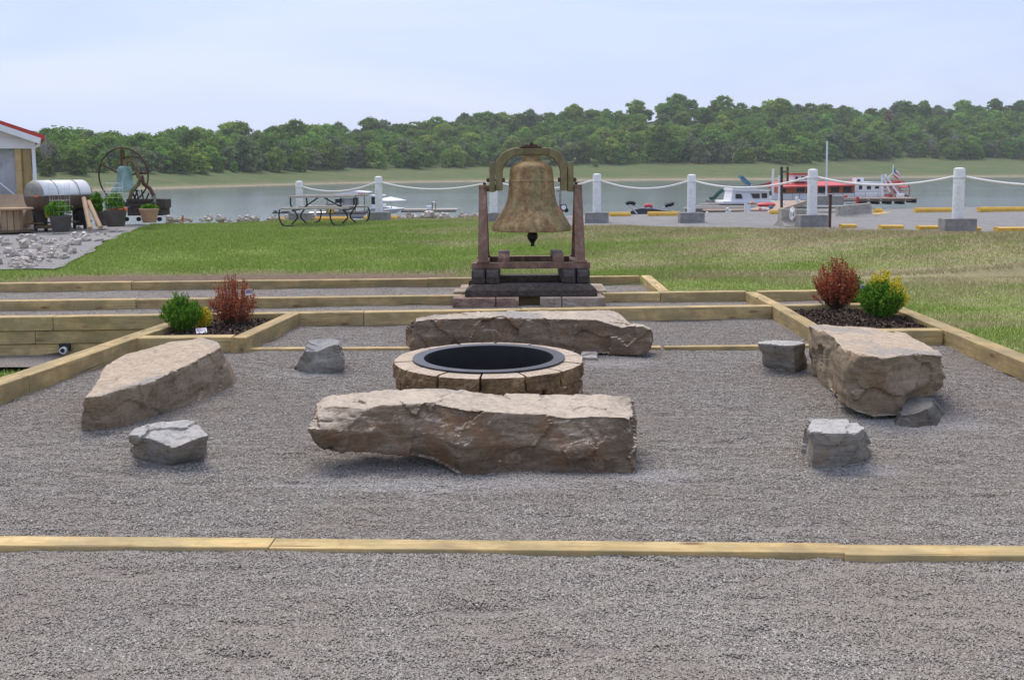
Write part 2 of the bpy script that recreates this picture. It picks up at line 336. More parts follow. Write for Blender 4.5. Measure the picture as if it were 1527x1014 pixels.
M['galv'] = paint('weathered_tank_end', (.30,.285,.25), .6, .1, .35, 6, .2, (.15,.14,.11))
M['tankbrown'] = paint('brown_heat_stained_steel', (.16,.11,.08), .55, .2, .35, 3, .2)
M['plytan'] = paint('tan_plywood', (.45,.31,.19), .8, 0, .2, 5, .2)
M['alu'] = paint('aluminium', (.6,.6,.6), .35, .5, .08)
M['trunk'] = paint('tree_bark', (.13,.105,.08), .95, 0, .35, 3, .6)
M['paletrunk'] = paint('bleached_dead_wood', (.36,.31,.27), .95, 0, .3, 3, .5)
def m_leaf(name, stops, objv=.35, trans=.25, hv=.0):
    t = NT(name); g = t.n('ShaderNodeNewGeometry'); oi = t.n('ShaderNodeObjectInfo')
    c = t.ramp(g.outputs['Random Per Island'], stops)
    hs = t.n('ShaderNodeHueSaturation'); t.l(c, hs.inputs['Color']); t.l(t.math('ADD', t.math('MULTIPLY', oi.outputs['Random'], objv), 1-objv/2), hs.inputs['Value'])
    t.l(t.math('ADD', t.math('MULTIPLY', t.math('FRACT', t.math('MULTIPLY', oi.outputs['Random'], 7.3)), hv), .5-hv*.64), hs.inputs['Hue'])
    t.out(hs.outputs[0], .8, spec=.08)
    tr = t.n('ShaderNodeBsdfTranslucent'); t.l(hs.outputs[0], tr.inputs[0]); mx = t.n('ShaderNodeMixShader'); mx.inputs[0].default_value = trans
    t.l(t.b.outputs[0], mx.inputs[1]); t.l(tr.outputs[0], mx.inputs[2]); t.l(mx.outputs[0], t.N['Material Output'].inputs[0]); return t.m
M['leaf'] = m_leaf('broadleaf_foliage', [(0,(.095,.18,.03)),(.5,(.175,.30,.048)),(1,(.30,.43,.085))], .8, .3, hv=.045)
M['leafbright'] = m_leaf('bright_foliage', [(0,(.16,.29,.03)),(.5,(.17,.31,.04)),(1,(.24,.40,.06))], .3, hv=.04)
M['leafgrey'] = m_leaf('grey_green_foliage', [(0,(.10,.15,.06)),(.5,(.16,.22,.09)),(1,(.25,.32,.14))], .3, hv=.04)
M['leafred'] = m_leaf('red_barberry_leaf', [(0,(.15,.045,.025)),(.4,(.38,.09,.045)),(.8,(.56,.16,.08)),(1,(.55,.32,.14))], .05)
M['leafdkred'] = m_leaf('dark_barberry_leaf', [(0,(.035,.04,.012)),(.5,(.09,.06,.025)),(1,(.20,.07,.035))], .05)
M['leafyel'] = m_leaf('yellow_shoot', [(0,(.45,.40,.02)),(.5,(.68,.55,.03)),(1,(.8,.72,.12))], .05)
M['leafbush'] = m_leaf('green_shrub_leaf', [(0,(.05,.14,.01)),(.5,(.10,.25,.02)),(1,(.21,.38,.04))], .05)
M['leafbrown'] = m_leaf('brown_dying_foliage', [(0,(.14,.075,.045)),(1,(.26,.15,.10))], .1)
M['petal'] = m_leaf('orange_pink_petals', [(0,(.8,.12,.02)),(.5,(.85,.35,.03)),(1,(.7,.06,.25))], 0)
# ------------------------------------------------------------------ terrain
yA = lambda x: 10.65+.066*x      # front faces of the three timber rows
yB = lambda x: 11.98+.055*x
yC = lambda x: 13.92+.05*x
LX = lambda y: -3.48-(10.4-y)*.1125    # outer face, left timber
RX = lambda y: 4.40-(12.4-y)*.046      # outer face, right timber
yP = lambda x: (22.2-.67*x)+(25.9-(22.2-.67*x))*sstep(.9,-.3,x)      # near edge of the parking lot
zP = lambda x: .45+.015*max(-9,min(12,x))
def ground_z(x, y):
    yp = max(yP(x), 11); ys_ = min(14.2, yp-4.8)
    z = .115+(zP(x)-.115+.01)*sstep(ys_-.3, min(yp-.4, 22.5), y)
    if x > -.35: z -= .06*sstep(yp-.3, yp+.02, y)
    z += .03*fnoise((x,y,0), .35, 3)*sstep(13.9, 16, y)*(1-sstep(yp-1.5, yp-.3, y))
    # lawn falls gently into the left gravel slope
    if y > 14: z -= .16*sstep(-8.6-.3*(y-14), -12.5-.3*(y-14), x)*sstep(14, 17, y)
    if y <= 14.0:
        if x < 4.5: 
            z = .10
            if x < LX(y)+.05 and y < yA(x)+.1: z = -.335+.02*fnoise((x,y,3), .5, 2)-.12*sstep(9.5,6,y)
            elif x < RX(y)-.02 and y < 12.35+.0*x: z = -.08
            elif x < 1.93 and y < yC(x)+.08: z = -.08
        if x >= RX(y)-.02: z = .09+.03*fnoise((x,y,0), .4, 3)
        if x > 4.6 and y < 10: z -= .12*sstep(10, 3, y)
    if x > 1.93 and y > 12.3 and y <= 14.3 and x < 5: z = .1
    # bank to the lake
    edge = 26.3+.5*fnoise((x*.3,0,0),1,2)
    if x < -6.4: edge = 25.6
    z = z-(z+4.4)*sstep(edge, edge+9, y)
    return z
def grid(name, xs, ys, zf, mat, kind='structure', attr=None):
    nx, ny = len(xs), len(ys); v = [(x,y,zf(x,y)) for y in ys for x in xs]
    f = [(j*nx+i, j*nx+i+1, (j+1)*nx+i+1, (j+1)*nx+i) for j in range(ny-1) for i in range(nx-1)]
    o = mkobj(name, v, f, mat, None, 180, (0,0,0))
    if attr:
        a = o.data.attributes.new(attr[0], 'FLOAT', 'POINT'); a.data.foreach_set('value', [attr[1](p[0],p[1]) for p in v])
    return tag(o, kind=kind)
def dirtf(x, y):
    d = sstep(15.7+.9*fnoise((x,y,9),.8,3), 14.4, y)*sstep(-8.5,-6.5,x)*sstep(.2,-1.2,x) if y > 14 else 0
    if y < 14 and x < 1.9: d = 1
    if x < LX(y)+.3 and y < 10.6: d = sstep(9.65, 9.8, y)
    d = max(d, sstep(yP(x)-1.2, yP(x), y)*.7*sstep(.45,.6,.5+fnoise((x,y,2),.7,3)))
    if y > 26: d = 1
    return d
def lin(a, b, s): return list(np.arange(a, b, s))
gx = [-2500,-900,-300,-120,-60,-40,-30,-24]+lin(-20,-9,.7)+lin(-9,5.2,.16)+lin(5.2,16,.6)+[17,20,25,32,45,70,130,300,900,2500]
gy = [-60,-20,-8,-2]+lin(1,9,.4)+lin(9,15.5,.12)+lin(15.5,36,.45)+[38,45,60,100,200,400]
ground = grid('ground', gx, gy, ground_z, M['turf'], attr=('dirt', dirtf))
# gravel bed of the patio: bumpy sheet, hollowed and mounded where it was raked
def grav_z(x, y):
    z = .017*fnoise((x*.8,y*1.3,1.3), 1.2, 4)+.006*fnoise((x,y*1.7,0), 5.5, 4)
    q_ = fnoise((x*1.2,y*2.6,7), 2.4, 4); z -= .011*max(0,q_-.3)*2
    z += .02*math.exp(-((x-.05)**2/1.2+(y-5.1)**2/.02))*.6
    return z-.004
def poly_sheet(name, x0f, x1f, y0, y1, nx, ny, zf, mat):
    v = []; f = []
    for j in range(ny+1):
        y = y0+(y1-y0)*j/ny
        for i in range(nx+1):
            x = x0f(y)+(x1f(y)-x0f(y))*i/nx; v.append((x,y,zf(x,y)))
    for j in range(ny):
        for i in range(nx): a = j*(nx+1)+i; f.append((a,a+1,a+nx+2,a+nx+1))
    o = mkobj(name, v, f, mat, None, 180, (0,0,0)); return tag(o, kind='structure')
g1 = poly_sheet('gravel_patio', lambda y: LX(y)+.08, lambda y: RX(y)-.1, 1.2, 11.05, 130, 160, grav_z, M['gravel'])
gl_z = lambda x,y: .02+.012*fnoise((x,y,5), 1.5, 4)
def tilt_sheet(name, x0, x1, fa, fb, nx, ny):
    v = []; f = []
    for i in range(nx+1):
        x = x0+(x1-x0)*i/nx
        for j in range(ny+1):
            y = fa(x)+(fb(x)-fa(x))*j/ny; v.append((x,y,gl_z(x,y)))
    for i in range(nx):
        for j in range(ny): a = i*(ny+1)+j; f.append((a,a+ny+1,a+ny+2,a+1))
    return tag(mkobj(name, v, f, M['gravel'], None, 180, (0,0,0)), kind='structure')
g2 = tilt_sheet('gravel_path', -14, 4.2, lambda x: yA(x)+.10, lambda x: yB(x)+.05, 110, 10)
g3 = tilt_sheet('gravel_terrace', -14, 1.9, lambda x: yB(x)+.10, lambda x: yC(x)+.05, 90, 12)
# loose chips over the beds
def scatter_chips(name, src_xy, zf, dens, size, mat, seed):
    """points baked here; a node group puts a small crushed stone on each"""
    me = bpy.data.meshes.new(name); pts = []
    rg = np.random.default_rng(seed)
    for (x0,x1,y0,y1,d) in dens:
        n = int((x1-x0)*(y1-y0)*d); P = rg.random((n,2))*[x1-x0,y1-y0]+[x0,y0]
        for x, y in P:
            if src_xy(x,y): pts.append((x,y,zf(x,y)))
    me.from_pydata(pts, [], []); o = bpy.data.objects.new(name, me); col.objects.link(o)
    gt = bpy.data.node_groups.new(name, 'GeometryNodeTree')
    gt.interface.new_socket('Geometry', in_out='INPUT', socket_type='NodeSocketGeometry'); gt.interface.new_socket('Geometry', in_out='OUTPUT', socket_type='NodeSocketGeometry')
    N = gt.nodes; L = gt.links; gi = N.new('NodeGroupInput'); go = N.new('NodeGroupOutput')
    ico = N.new('GeometryNodeMeshIcoSphere'); ico.inputs['Subdivisions'].default_value = 1; ico.inputs['Radius'].default_value = 1
    sp = N.new('GeometryNodeSetPosition'); rv = N.new('FunctionNodeRandomValue'); rv.data_type = 'FLOAT_VECTOR'
    rv.inputs[0].default_value = (-.38,)*3; rv.inputs[1].default_value = (.38,)*3
    L.new(ico.outputs[0], sp.inputs[0]); L.new(rv.outputs[0], sp.inputs['Offset'])
    ip = N.new('GeometryNodeInstanceOnPoints'); m2p = N.new('GeometryNodeMeshToPoints')
    rr = N.new('FunctionNodeRandomValue'); rr.data_type = 'FLOAT_VECTOR'; rr.inputs[0].default_value = (-.5,-.5,0); rr.inputs[1].default_value = (.5,.5,6.28)
    rs = N.new('FunctionNodeRandomValue'); rs.data_type = 'FLOAT_VECTOR'; rs.inputs[0].default_value = (size*.55,size*.45,size*.3); rs.inputs[1].default_value = (size*1.5,size*1.1,size*.8); rs.inputs['Seed'].default_value = 5
    e2 = N.new('FunctionNodeEulerToRotation') if hasattr(bpy.types,'FunctionNodeEulerToRotation') else None
    L.new(gi.outputs[0], m2p.inputs[0]); L.new(m2p.outputs[0], ip.inputs['Points']); L.new(sp.outputs[0], ip.inputs['Instance'])
    L.new(rr.outputs[0], e2.inputs[0]); L.new(e2.outputs[0], ip.inputs['Rotation'])
    L.new(rs.outputs[0], ip.inputs['Scale'])
    sm = N.new('GeometryNodeSetMaterial'); sm.inputs['Material'].default_value = mat
    L.new(ip.outputs[0], sm.inputs[0]); L.new(sm.outputs[0], go.inputs[0])
    md = o.modifiers.new('chips', 'NODES'); md.node_group = gt; me.materials.append(mat)
    return tag(o, kind='stuff')
inpatio = lambda x,y: LX(y)+.14 < x < RX(y)-.16 and y < yA(x)-.01 and abs(x) < 1.0+y*.56 and not (-3.5<x<-2.36 and y>8.97) and not (x>2.86 and y>9.1)
gravz2 = lambda x,y: grav_z(x,y)+.002
scatter_chips('gravel_chips', inpatio, gravz2, [(-2.9,2.9,2.7,4.2,26000),(-3.6,3.6,4.2,6.2,15000),(-4.1,4.4,6.2,8.6,7000),(-3.7,4.4,8.6,11.2,4200)], .0049, M['chip'], 3)
def inrows(x,y): return (yA(x)+.15 < y < yB(x)-.01 and x < 4.1) or (yB(x)+.15 < y < yC(x)-.01 and x < 1.82)
scatter_chips('gravel_chips', inrows, gl_z, [(-9,4.4,10.2,14.1,2200)], .006, M['chip'], 4)
# ------------------------------------------------------------------ lawn grass
gp = []
def is_lawn(x, y):
    if y > yP(x)-.12: return False
    if y > 15.6 and x < -7.3-(y-15.5)*.21: return False
    if y > yC(x)+.15 : return True
    if x > 2.0 and yB(x)+.16 < y < 15: return True
    if x > RX(y)+.02 and y < 15: return True
    if x < LX(y)-.05 and y < 9.72: return True
    return False
def lawn_blades(n, x0, x1, y0, y1, h, w, seed):
    rg = np.random.default_rng(seed); P = rg.random((n,2))*[x1-x0,y1-y0]+[x0,y0]
    keep = [i for i,(x,y) in enumerate(P) if is_lawn(x,y) and abs(x) < 1.2+y*.58 and rg.random() > dirtf(x,y)*1.05]
    P = P[keep]; n = len(P); Z = np.array([ground_z(x,y) for x,y in P])
    patch = np.array([.75+.7*fnoise((x*.6,y*.6,4),1,2) for x,y in P])
    hh = h*(.5+rg.random(n))*np.clip(patch,.5,1.6); a = rg.random(n)*6.28; lean = rg.normal(0,.45,(n,2))*hh[:,None]
    b1 = np.stack([P[:,0]+np.cos(a)*w/2, P[:,1]+np.sin(a)*w/2, Z-.01],1); b2 = np.stack([P[:,0]-np.cos(a)*w/2, P[:,1]-np.sin(a)*w/2, Z-.01],1)
    tp = np.stack([P[:,0]+lean[:,0], P[:,1]+lean[:,1], Z+hh],1)
    return np.stack([b1,b2,tp],1).reshape(-1,3)
V = np.concatenate([lawn_blades(60000,-9,-3.4,5,9.8,.05,.010,9), lawn_blades(300000,-9.5,11.5,14,18.5,.038,.014,1), lawn_blades(330000,-9.5,9,18.5,26.3,.045,.022,2), lawn_blades(130000,2,9,8,14.2,.038,.010,3), lawn_blades(30000,-7,-3.3,6,9.5,.09,.012,5)])
o = fastmesh('lawn_grass', V, 3, M['blade']); col.objects.link(o); tag(o, kind='stuff')
# ------------------------------------------------------------------ timbers
def wood_attr(o, fn):
    a = o.data.attributes.new('wood', 'FLOAT_VECTOR', 'POINT')
    a.data.foreach_set('vector', [c for v in o.data.vertices for c in fn(v.co)])
def timber(a, b, w, h, ztop, label, mat='timber', name='timber', group=None, cat='timber', bev=.006):
    """a, b: ends of the centre line on the ground plan; optional per-end top height"""
    za, zb = ztop if isinstance(ztop, tuple) else (ztop, ztop)
    A = Vector((a[0],a[1],za-h/2)); B = Vector((b[0],b[1],zb-h/2)); d = B-A; L = d.length; d.normalize()
    sx = d.cross(Vector((0,0,1))).normalized(); sz = sx.cross(d)
    seed = random.random()*50; n = max(2, int(L/.35)); bm = bmesh.new()
    prof = [(-w/2+bev,-h/2),(w/2-bev,-h/2),(w/2,-h/2+bev),(w/2,h/2-bev),(w/2-bev,h/2),(-w/2+bev,h/2),(-w/2,h/2-bev),(-w/2,-h/2+bev)]
    mid = (A+B)/2; mid.z = A.z-h/2; vs = []; wv = []; fs = []
    for i in range(n+1):
        t_ = L*i/n
        for (p, q) in prof:
            j = .0022*noise.noise(Vector((t_*3+seed, p*9, q*9))); c = A+d*t_+sx*(p+j*1.5)+sz*(q+j)
            vs.append(c); wv.append((t_, p, q))
    for i in range(n):
        for k in range(8): fs.append((i*8+k, i*8+(k+1)%8, (i+1)*8+(k+1)%8, (i+1)*8+k))
    fs.append(tuple(range(8))[::-1]); fs.append(tuple(n*8+k for k in range(8)))
    o = mkobj(name, vs, fs, M[mat], None, None, tuple(mid))
    at = o.data.attributes.new('wood', 'FLOAT_VECTOR', 'POINT'); at.data.foreach_set('vector', [c for q in wv for c in q])
    return tag(o, label, cat, group)
W = .14; GT = 'landscape timbers edging the gravel'
def rowt(yf, x0, x1, label, ztop=.14, w=W):
    return timber((x0+.004, yf(x0)+w/2), (x1-.004, yf(x1)+w/2), w, .15 if ztop>.1 else .142, ztop, label, group=GT)
xat = lambda u, yf, v=None: (u-CX)/FPX*yf(0)*.985
rowt(yA, -8.9, -4.9, 'timber of the nearest long row running off the left edge', .142)
rowt(yA, -4.9, -1.62, 'timber of the nearest long row directly behind the left flower bed')
rowt(yA, -1.62, .1, 'timber of the nearest long row from left flower bed to bell base', .138)
rowt(yA, .1, 2.9, 'timber of the nearest long row right of the bell, behind the flat back boulder')
rowt(yA, 3.05, 4.13, 'short timber at the back of the right flower bed')
rowt(yB, -8.9, -4.55, 'timber of the middle long row at the far left edge')
rowt(yB, -4.55, -.62, 'timber of the middle long row left of the bell base, behind the shrubs', .137)
rowt(yB, -.62, 1.115, 'timber of the middle row passing under the bell base, seen between the blocks', .130)
rowt(yB, 1.12, 1.84, 'short greyish timber of the middle row just right of the bell base')
rowt(yB, 1.84, 2.93, 'timber of the middle row from terrace corner to cross timber', .142)
rowt(yB, 3.08, 4.28, 'far timber behind the red bush at the right flower bed', .138)
rowt(yC, -9.4, -5.35, 'timber of the farthest row at the left edge, below the gravel slope')
rowt(yC, -5.35, -1.2, 'timber of the farthest row against the brown soil of the lawn', .136)
rowt(yC, -1.2, 1.84, 'timber of the farthest row passing behind the bell stand', .141)
timber((1.92,12.25),(1.95,14.16),W,.15,.14,'short timber closing the right end of the back terrace, running away from the camera',group=GT)
timber((2.99,11.02),(2.985,12.13),W,.15,.139,'cross timber between the nearest and middle rows right of the bell',group=GT)
timber((2.915,9.05),(2.985,11.0),W,.15,.141,'left side timber of the right flower bed, behind the big right boulder',group=GT)
timber((3.0,9.17),(4.06,9.2),W,.15,.139,'front timber of the right flower bed, beside the big right boulder',group=GT)
def lx(y): return LX(y)+.085
def rx(y): return RX(y)-.085
timber((rx(9.3),9.3),(rx(12.4),12.4),.17,.15,.14,'far right side timber along the right flower bed and lawn',group=GT)
timber((rx(5.2),5.2),(rx(9.3)-.002,9.3),.17,.15,.141,'long right side timber running off the right edge beside the lawn',group=GT)
timber((lx(8.55),8.55),(lx(10.42)+.0,10.42),.17,.15,.142,'left side timber forming the outer side of the left flower bed',group=GT)
timber((lx(7.3),7.3),(lx(8.545),8.545),.17,.15,.139,'left side timber in the middle, beside the long left boulder',group=GT)
timber((lx(4.2),4.2),(lx(7.296),7.296),.17,.15,.141,'left side timber running off the left edge of the photo',group=GT)
timber((-2.53,8.92),(-2.365,10.57),W,.155,.141,'right side timber of the left flower bed with greenish cut end',group=GT)
timber((-3.5,9.02),(-2.61,9.05),W,.15,.139,'front timber of the left flower bed, behind the long left boulder',group=GT)
GW = 'timbers of the retaining wall below the nearest row'
for k, (j, lb) in enumerate([(-5.1,'second'),(-5.75,'third'),(-4.9,'fourth and lowest')]):
    zt = -.012-.146*k; dy = .02+.012*k
    timber((-8.9, yA(-8.9)+W/2+dy),(j-.004,yA(j)+W/2+dy),W,.142,zt,f'{lb} timber down in the retaining wall, left piece',group=GW)
    timber((j+.004, yA(j)+W/2+dy),(-3.62,yA(-3.62)+W/2+dy),W,.142,zt-.002,f'{lb} timber down in the retaining wall, right piece',group=GW)
# drain pipe end
p = PD(97,520,yA(-4.7)-.03)
dr = thing('drain_pipe', (p.x,p.y,p.z), 'small round white drain pipe end with black surround in the left retaining wall', 'pipe')
mb = MB(); mb.tube([(p.x,p.y-.06,p.z-.01),(p.x,p.y+.04,p.z-.01)], .036, 20); mb.build('pipe', M['cleanwhite'], dr, 40)
mb = MB(); mb.tube([(p.x,p.y-.064,p.z-.01),(p.x,p.y-.059,p.z-.01)], .024, 16); mb.build('pipe_bore', M['black'], dr, 40)
mb = MB(); mb.box(p.x-.055,p.y-.02,p.z-.02,p.x+.055,p.y+.02,p.z+.055); mb.build('surround', M['black'], dr)
s_ = poly_sheet('gravel_strip', lambda y: -9, lambda y: -3.75, 9.72, 10.6, 20, 8, lambda x,y: -.275+.02*fnoise((x,y,0),2,3), M['gravel'])
# strip boards
def board(a, b, w, label, zt):
    o = timber((a.x,a.y),(b.x,b.y), w, .038, zt, label, mat='board', name='board', cat='board', bev=.003); return o
bl = lambda u, v: PZ(u, v, .03)
board(bl(-260,800.2), bl(405,805.5), .112, 'left section of the pale board lying across the front gravel', (.019,.021))
board(bl(406.3,805.8), bl(1254,813.3), .112, 'middle section of the pale board lying across the front gravel', (.019,.021))
board(bl(1255.3,815.2), bl(1750,818.2), .115, 'right section of the pale board lying across the front gravel, greenish near its joint', .019)
a = PZ(366,521,.01); b = PZ(612,519.5,.01); board(a, PZ(650,519.4,.01), .085, 'narrow board flush in the gravel between the left flower bed and the back boulder', .022)
board(PZ(655,519.3,.01), PZ(985,518.4,.01), .085, 'narrow board flush in the gravel hidden behind the back boulder', .02)
board(PZ(990,518.4,.01), PZ(1207,515.8,.01), .085, 'narrow board flush in the gravel right of the back boulder', .022)
# nail heads in the front board stay inside its look: tiny dark dots
# ------------------------------------------------------------------ boulders
def boulder(name, rings, mat, label, vox=.014, rough=.02, seed=0, group=None, chip=.02, flat=.35, parent=None, cat='boulder'):
    """rings: list of equally long point lists from bottom to top"""
    n = len(rings[0]); v = [Vector(p) for r_ in rings for p in r_]; f = []
    f.append(tuple(range(n))[::-1]); f.append(tuple((len(rings)-1)*n+k for k in range(n)))
    for i in range(len(rings)-1):
        for k in range(n): f.append((i*n+k,i*n+(k+1)%n,(i+1)*n+(k+1)%n,(i+1)*n+k))
    c = sum(v, Vector())/len(v); zmin = min(p.z for p in v)
    me = bpy.data.meshes.new('tmp'); me.from_pydata([tuple(p-c) for p in v], [], f)
    bm = bmesh.new(); bm.from_mesh(me); bmesh.ops.triangulate(bm, faces=bm.faces[:]); bmesh.ops.recalc_face_normals(bm, faces=bm.faces[:]); bm.to_mesh(me); bm.free()
    o = bpy.data.objects.new('tmp', me); col.objects.link(o); md = o.modifiers.new('r','REMESH'); md.mode = 'VOXEL'; md.voxel_size = vox
    dg = bpy.context.evaluated_depsgraph_get(); me2 = bpy.data.meshes.new_from_object(o.evaluated_get(dg)); bpy.data.objects.remove(o)
    bm = bmesh.new(); bm.from_mesh(me2); bmesh.ops.smooth_vert(bm, verts=bm.verts, factor=.3, use_axis_x=True, use_axis_y=True, use_axis_z=True)
    bm.normal_update()
    S = Vector((seed*3.7, seed*1.3, seed*7.1)); rot = Matrix.Rotation(.35+seed*.3,3,'Z')@Matrix.Rotation(.12,3,'X')
    new = []
    for q in bm.verts:
        p = q.co; nz = abs(q.normal.z); k = flat if nz > .75 else 1
        pr = rot@p; st = Vector((pr.x*2.2, pr.y*2.2, pr.z*11))
        d = rough*.55*noise.fractal(st*.8+S, 1.1, 2.0, 4)*k
        # broken scars: flat-bottomed cells of a warped cell noise
        w = Vector((pr.x*4.2,pr.y*4.2,pr.z*3.2))+S+Vector((noise.noise(p*5+S), noise.noise(p*5-S), noise.noise(p*5)))*.3
        ds, pt = noise.voronoi(w, distance_metric='DISTANCE', exponent=2.5); h = noise.cell(Vector((pt[0]*9,)*3) if False else Vector(pt[0])*5.3)
        tilt_ = Vector((noise.cell(Vector(pt[0])*3.1)-.5, noise.cell(Vector(pt[0])*6.1)-.5, noise.cell(Vector(pt[0])*8.7)-.5))
        d += chip*((h-.5)*.9+1.3*tilt_.dot(w-Vector(pt[0])))*k
        w2 = p*14+S; ds2, pt2 = noise.voronoi(w2, distance_metric='DISTANCE', exponent=2.5); t2 = Vector((noise.cell(Vector(pt2[0])*2.3)-.5, noise.cell(Vector(pt2[0])*4.9)-.5, noise.cell(Vector(pt2[0])*6.3)-.5)); d += chip*.13*((noise.cell(Vector(pt2[0])*7.7)-.5)+t2.dot(w2-Vector(pt2[0])))*(.3+.7*k)
        d += .0022*noise.fractal(p*26+S, .8, 2.1, 3)
        new.append(p+q.normal*d)
    for q, p in zip(bm.verts, new): q.co = p
    bmesh.ops.smooth_vert(bm, verts=bm.verts, factor=.12, use_axis_x=True, use_axis_y=True, use_axis_z=True)
    for f_ in bm.faces: f_.smooth = True
    bm.to_mesh(me2); bm.free(); me2.materials.clear(); me2.materials.append(mat); me2.set_sharp_from_angle(angle=R(26))
    o = bpy.data.objects.new(name, me2); col.objects.link(o)
    if parent is not None: o.parent = parent; o.location = c-Vector(WO[parent])
    else:
        o.location = (c.x,c.y,zmin); 
        for q in me2.vertices: q.co.z += c.z-zmin
    WO[o] = tuple(o.location)
    return tag(o, label, cat, group) if parent is None else o
G4 = 'long slab boulders around the fire pit'
# front slab: (u, v_top_front, v_bottom_front, v_top_back)
S_ = [(467,632,641,618),(472,617,655,602),(481,608,665,590),(497,604,673,588),(520,606,674,587),(545,610,676,585),(565,604,677,583),(585,603,679,581),(605,601,681,578),(625,601,684,577),(645,601,689,577),
      (662,603,698,578),(676,606,706,579),(700,609,711,583),(722,612,713,584),(750,615,714,585),(780,617,715,586),(805,616,715,586),(828,620,714,586),(850,622,714,586),(875,620,713,587),(905,620,712,587),(930,620,712,587),(941,625,712,592),(947,640,711,612)]
fb=[];ft=[];bt=[];bb=[];fm=[]
for (u,tf,bf,tb) in S_:
    yf = 5.27+(.035+.03*(660-u)/200 if u < 668 else (-.035 if u < 738 else .0))
    pb = PD(u,bf,yf); 
    if u > 690: pb.z = min(pb.z, -.03)
    pt_ = PD(u,tf,yf+.07); pt2 = PZ(u,tb,pt_.z+.012)
    pm = (pb+pt_)/2; pm.y = yf-.02+.03*math.sin(u*.035)
    fb.append(pb); ft.append(pt_); fm.append(pm); bt.append(pt2); bb.append(Vector((pt2.x,pt2.y-.06,pb.z+.02)))
for i,(u,*_r) in enumerate(S_):
    if i in (0,): bt[i].y = ft[i].y+.25; bb[i].y = fb[i].y+.2
mid2 = [(a+b)/2 for a,b in zip(bb,bt)]
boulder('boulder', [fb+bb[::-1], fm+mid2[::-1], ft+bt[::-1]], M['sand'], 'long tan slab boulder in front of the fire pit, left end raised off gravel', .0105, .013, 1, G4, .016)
# back slab
S2 = [(612,500,524,478),(618,480,526,473),(640,476,527,469),(680,475,527.5,466),(720,474,528,464.5),(760,474,528,464),(800,475,528,463.5),(850,476,528,463),(890,477,529,462.5),(915,484,530,463),(927,488,530.5,468),(940,485,530.5,482),(958,486,530,483),(968,490,526,484),(973,502,515,490)]
fb=[];ft=[];bt=[];bb=[]
for (u,tf,bf,tb) in S2:
    yf = 8.93-.001*(u-612); pb = PD(u,bf,yf)
    if 640 < u < 880: pb.z = -.02
    pt_ = PD(u,tf,yf+.06); pt2 = PZ(u,tb,pt_.z+.03) if u < 935 else PD(u,tb,yf+.35); pt2.y = min(pt2.y, yf+.75)
    if u < 615 or u > 970: pt2.y = yf+.3
    fb.append(pb); ft.append(pt_); bt.append(pt2); bb.append(Vector((pt2.x,pt2.y-.05,pb.z+.02)))
fm = [(a+b)/2+Vector((0,-.02,0)) for a,b in zip(fb,ft)]; mid2 = [(a+b)/2 for a,b in zip(bb,bt)]
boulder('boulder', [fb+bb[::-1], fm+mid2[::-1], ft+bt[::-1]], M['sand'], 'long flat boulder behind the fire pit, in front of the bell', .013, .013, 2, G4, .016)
# left slab
top = [PZ(127,592,.245),PZ(150,590,.245),PZ(190,577,.25),PZ(228,569,.26),PZ(262,552,.285),PZ(300,533,.30),PZ(331,517,.32),PZ(326,509,.33),PZ(299,503.5,.33),PZ(255,509,.32),PZ(224,517,.31),PZ(187,527,.29),PZ(158,543,.27),PZ(142,568,.255)]
bot = [PZ(121,646,-.02),PZ(160,644,-.02),PZ(205,634,-.02),PZ(240,623,-.02),PZ(275,612,-.02),PZ(318,594,-.02),PZ(345,580,-.02),PZ(352,570,-.02)+Vector((0,.05,0)),PZ(325,560,-.02),PZ(285,560,-.02),PZ(240,565,-.02),PZ(200,575,-.02),PZ(160,590,-.02),PZ(125,620,-.02)]
mid_ = [a*.5+b*.5 for a,b in zip(top,bot)]; mid_[0] = PZ(119,615,.13); mid_[2] = mid_[2]+Vector((.0,-.02,0)); mid_[6] = mid_[6]+Vector((.0,.02,0))
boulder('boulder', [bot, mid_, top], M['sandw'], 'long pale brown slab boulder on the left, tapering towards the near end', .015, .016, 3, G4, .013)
# right slab
top = [PZ(1256,519,.45),PZ(1287,529,.455),PZ(1320,534,.45),PZ(1352,529,.43),PZ(1378,527,.42),PZ(1409,530,.40),PZ(1392,517,.385),PZ(1368,506,.375),PZ(1352,497,.37),PZ(1307,489,.37),PZ(1277,487,.37),PZ(1228,483,.385),PZ(1204,484,.385),PZ(1216,491,.395),PZ(1239,500,.42)]
ys = [6.55,6.5,6.5,6.55,6.6,6.7]
bot = [PD(1263,607,6.38),PD(1278,617,6.36),PD(1307,625,6.34),PD(1340,622,6.38),PD(1353,603,6.5),PD(1392,590,6.62),PZ(1400,575,.1),PZ(1380,560,.05),PZ(1360,548,.02),PZ(1310,540,.0),PZ(1275,537,-.02),PZ(1236,540,-.02),PZ(1213,553,-.02),PZ(1226,573,0),PZ(1243,590,.02)]
mid_ = [a*.5+b*.5 for a,b in zip(top,bot)]
mid_[0] = PD(1257,560,6.42); mid_[1] = PD(1285,575,6.36); mid_[2] = PD(1320,580,6.36); mid_[3] = PD(1352,578,6.38); mid_[4] = PD(1385,572,6.46); mid_[5] = PD(1413,575,6.62); mid_[6] = mid_[6]+Vector((.08,0,0)); mid_[13]=(top[13]+bot[13])/2
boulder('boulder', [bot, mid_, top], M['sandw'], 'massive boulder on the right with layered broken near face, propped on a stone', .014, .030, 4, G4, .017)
GS = 'small grey stones on the gravel'
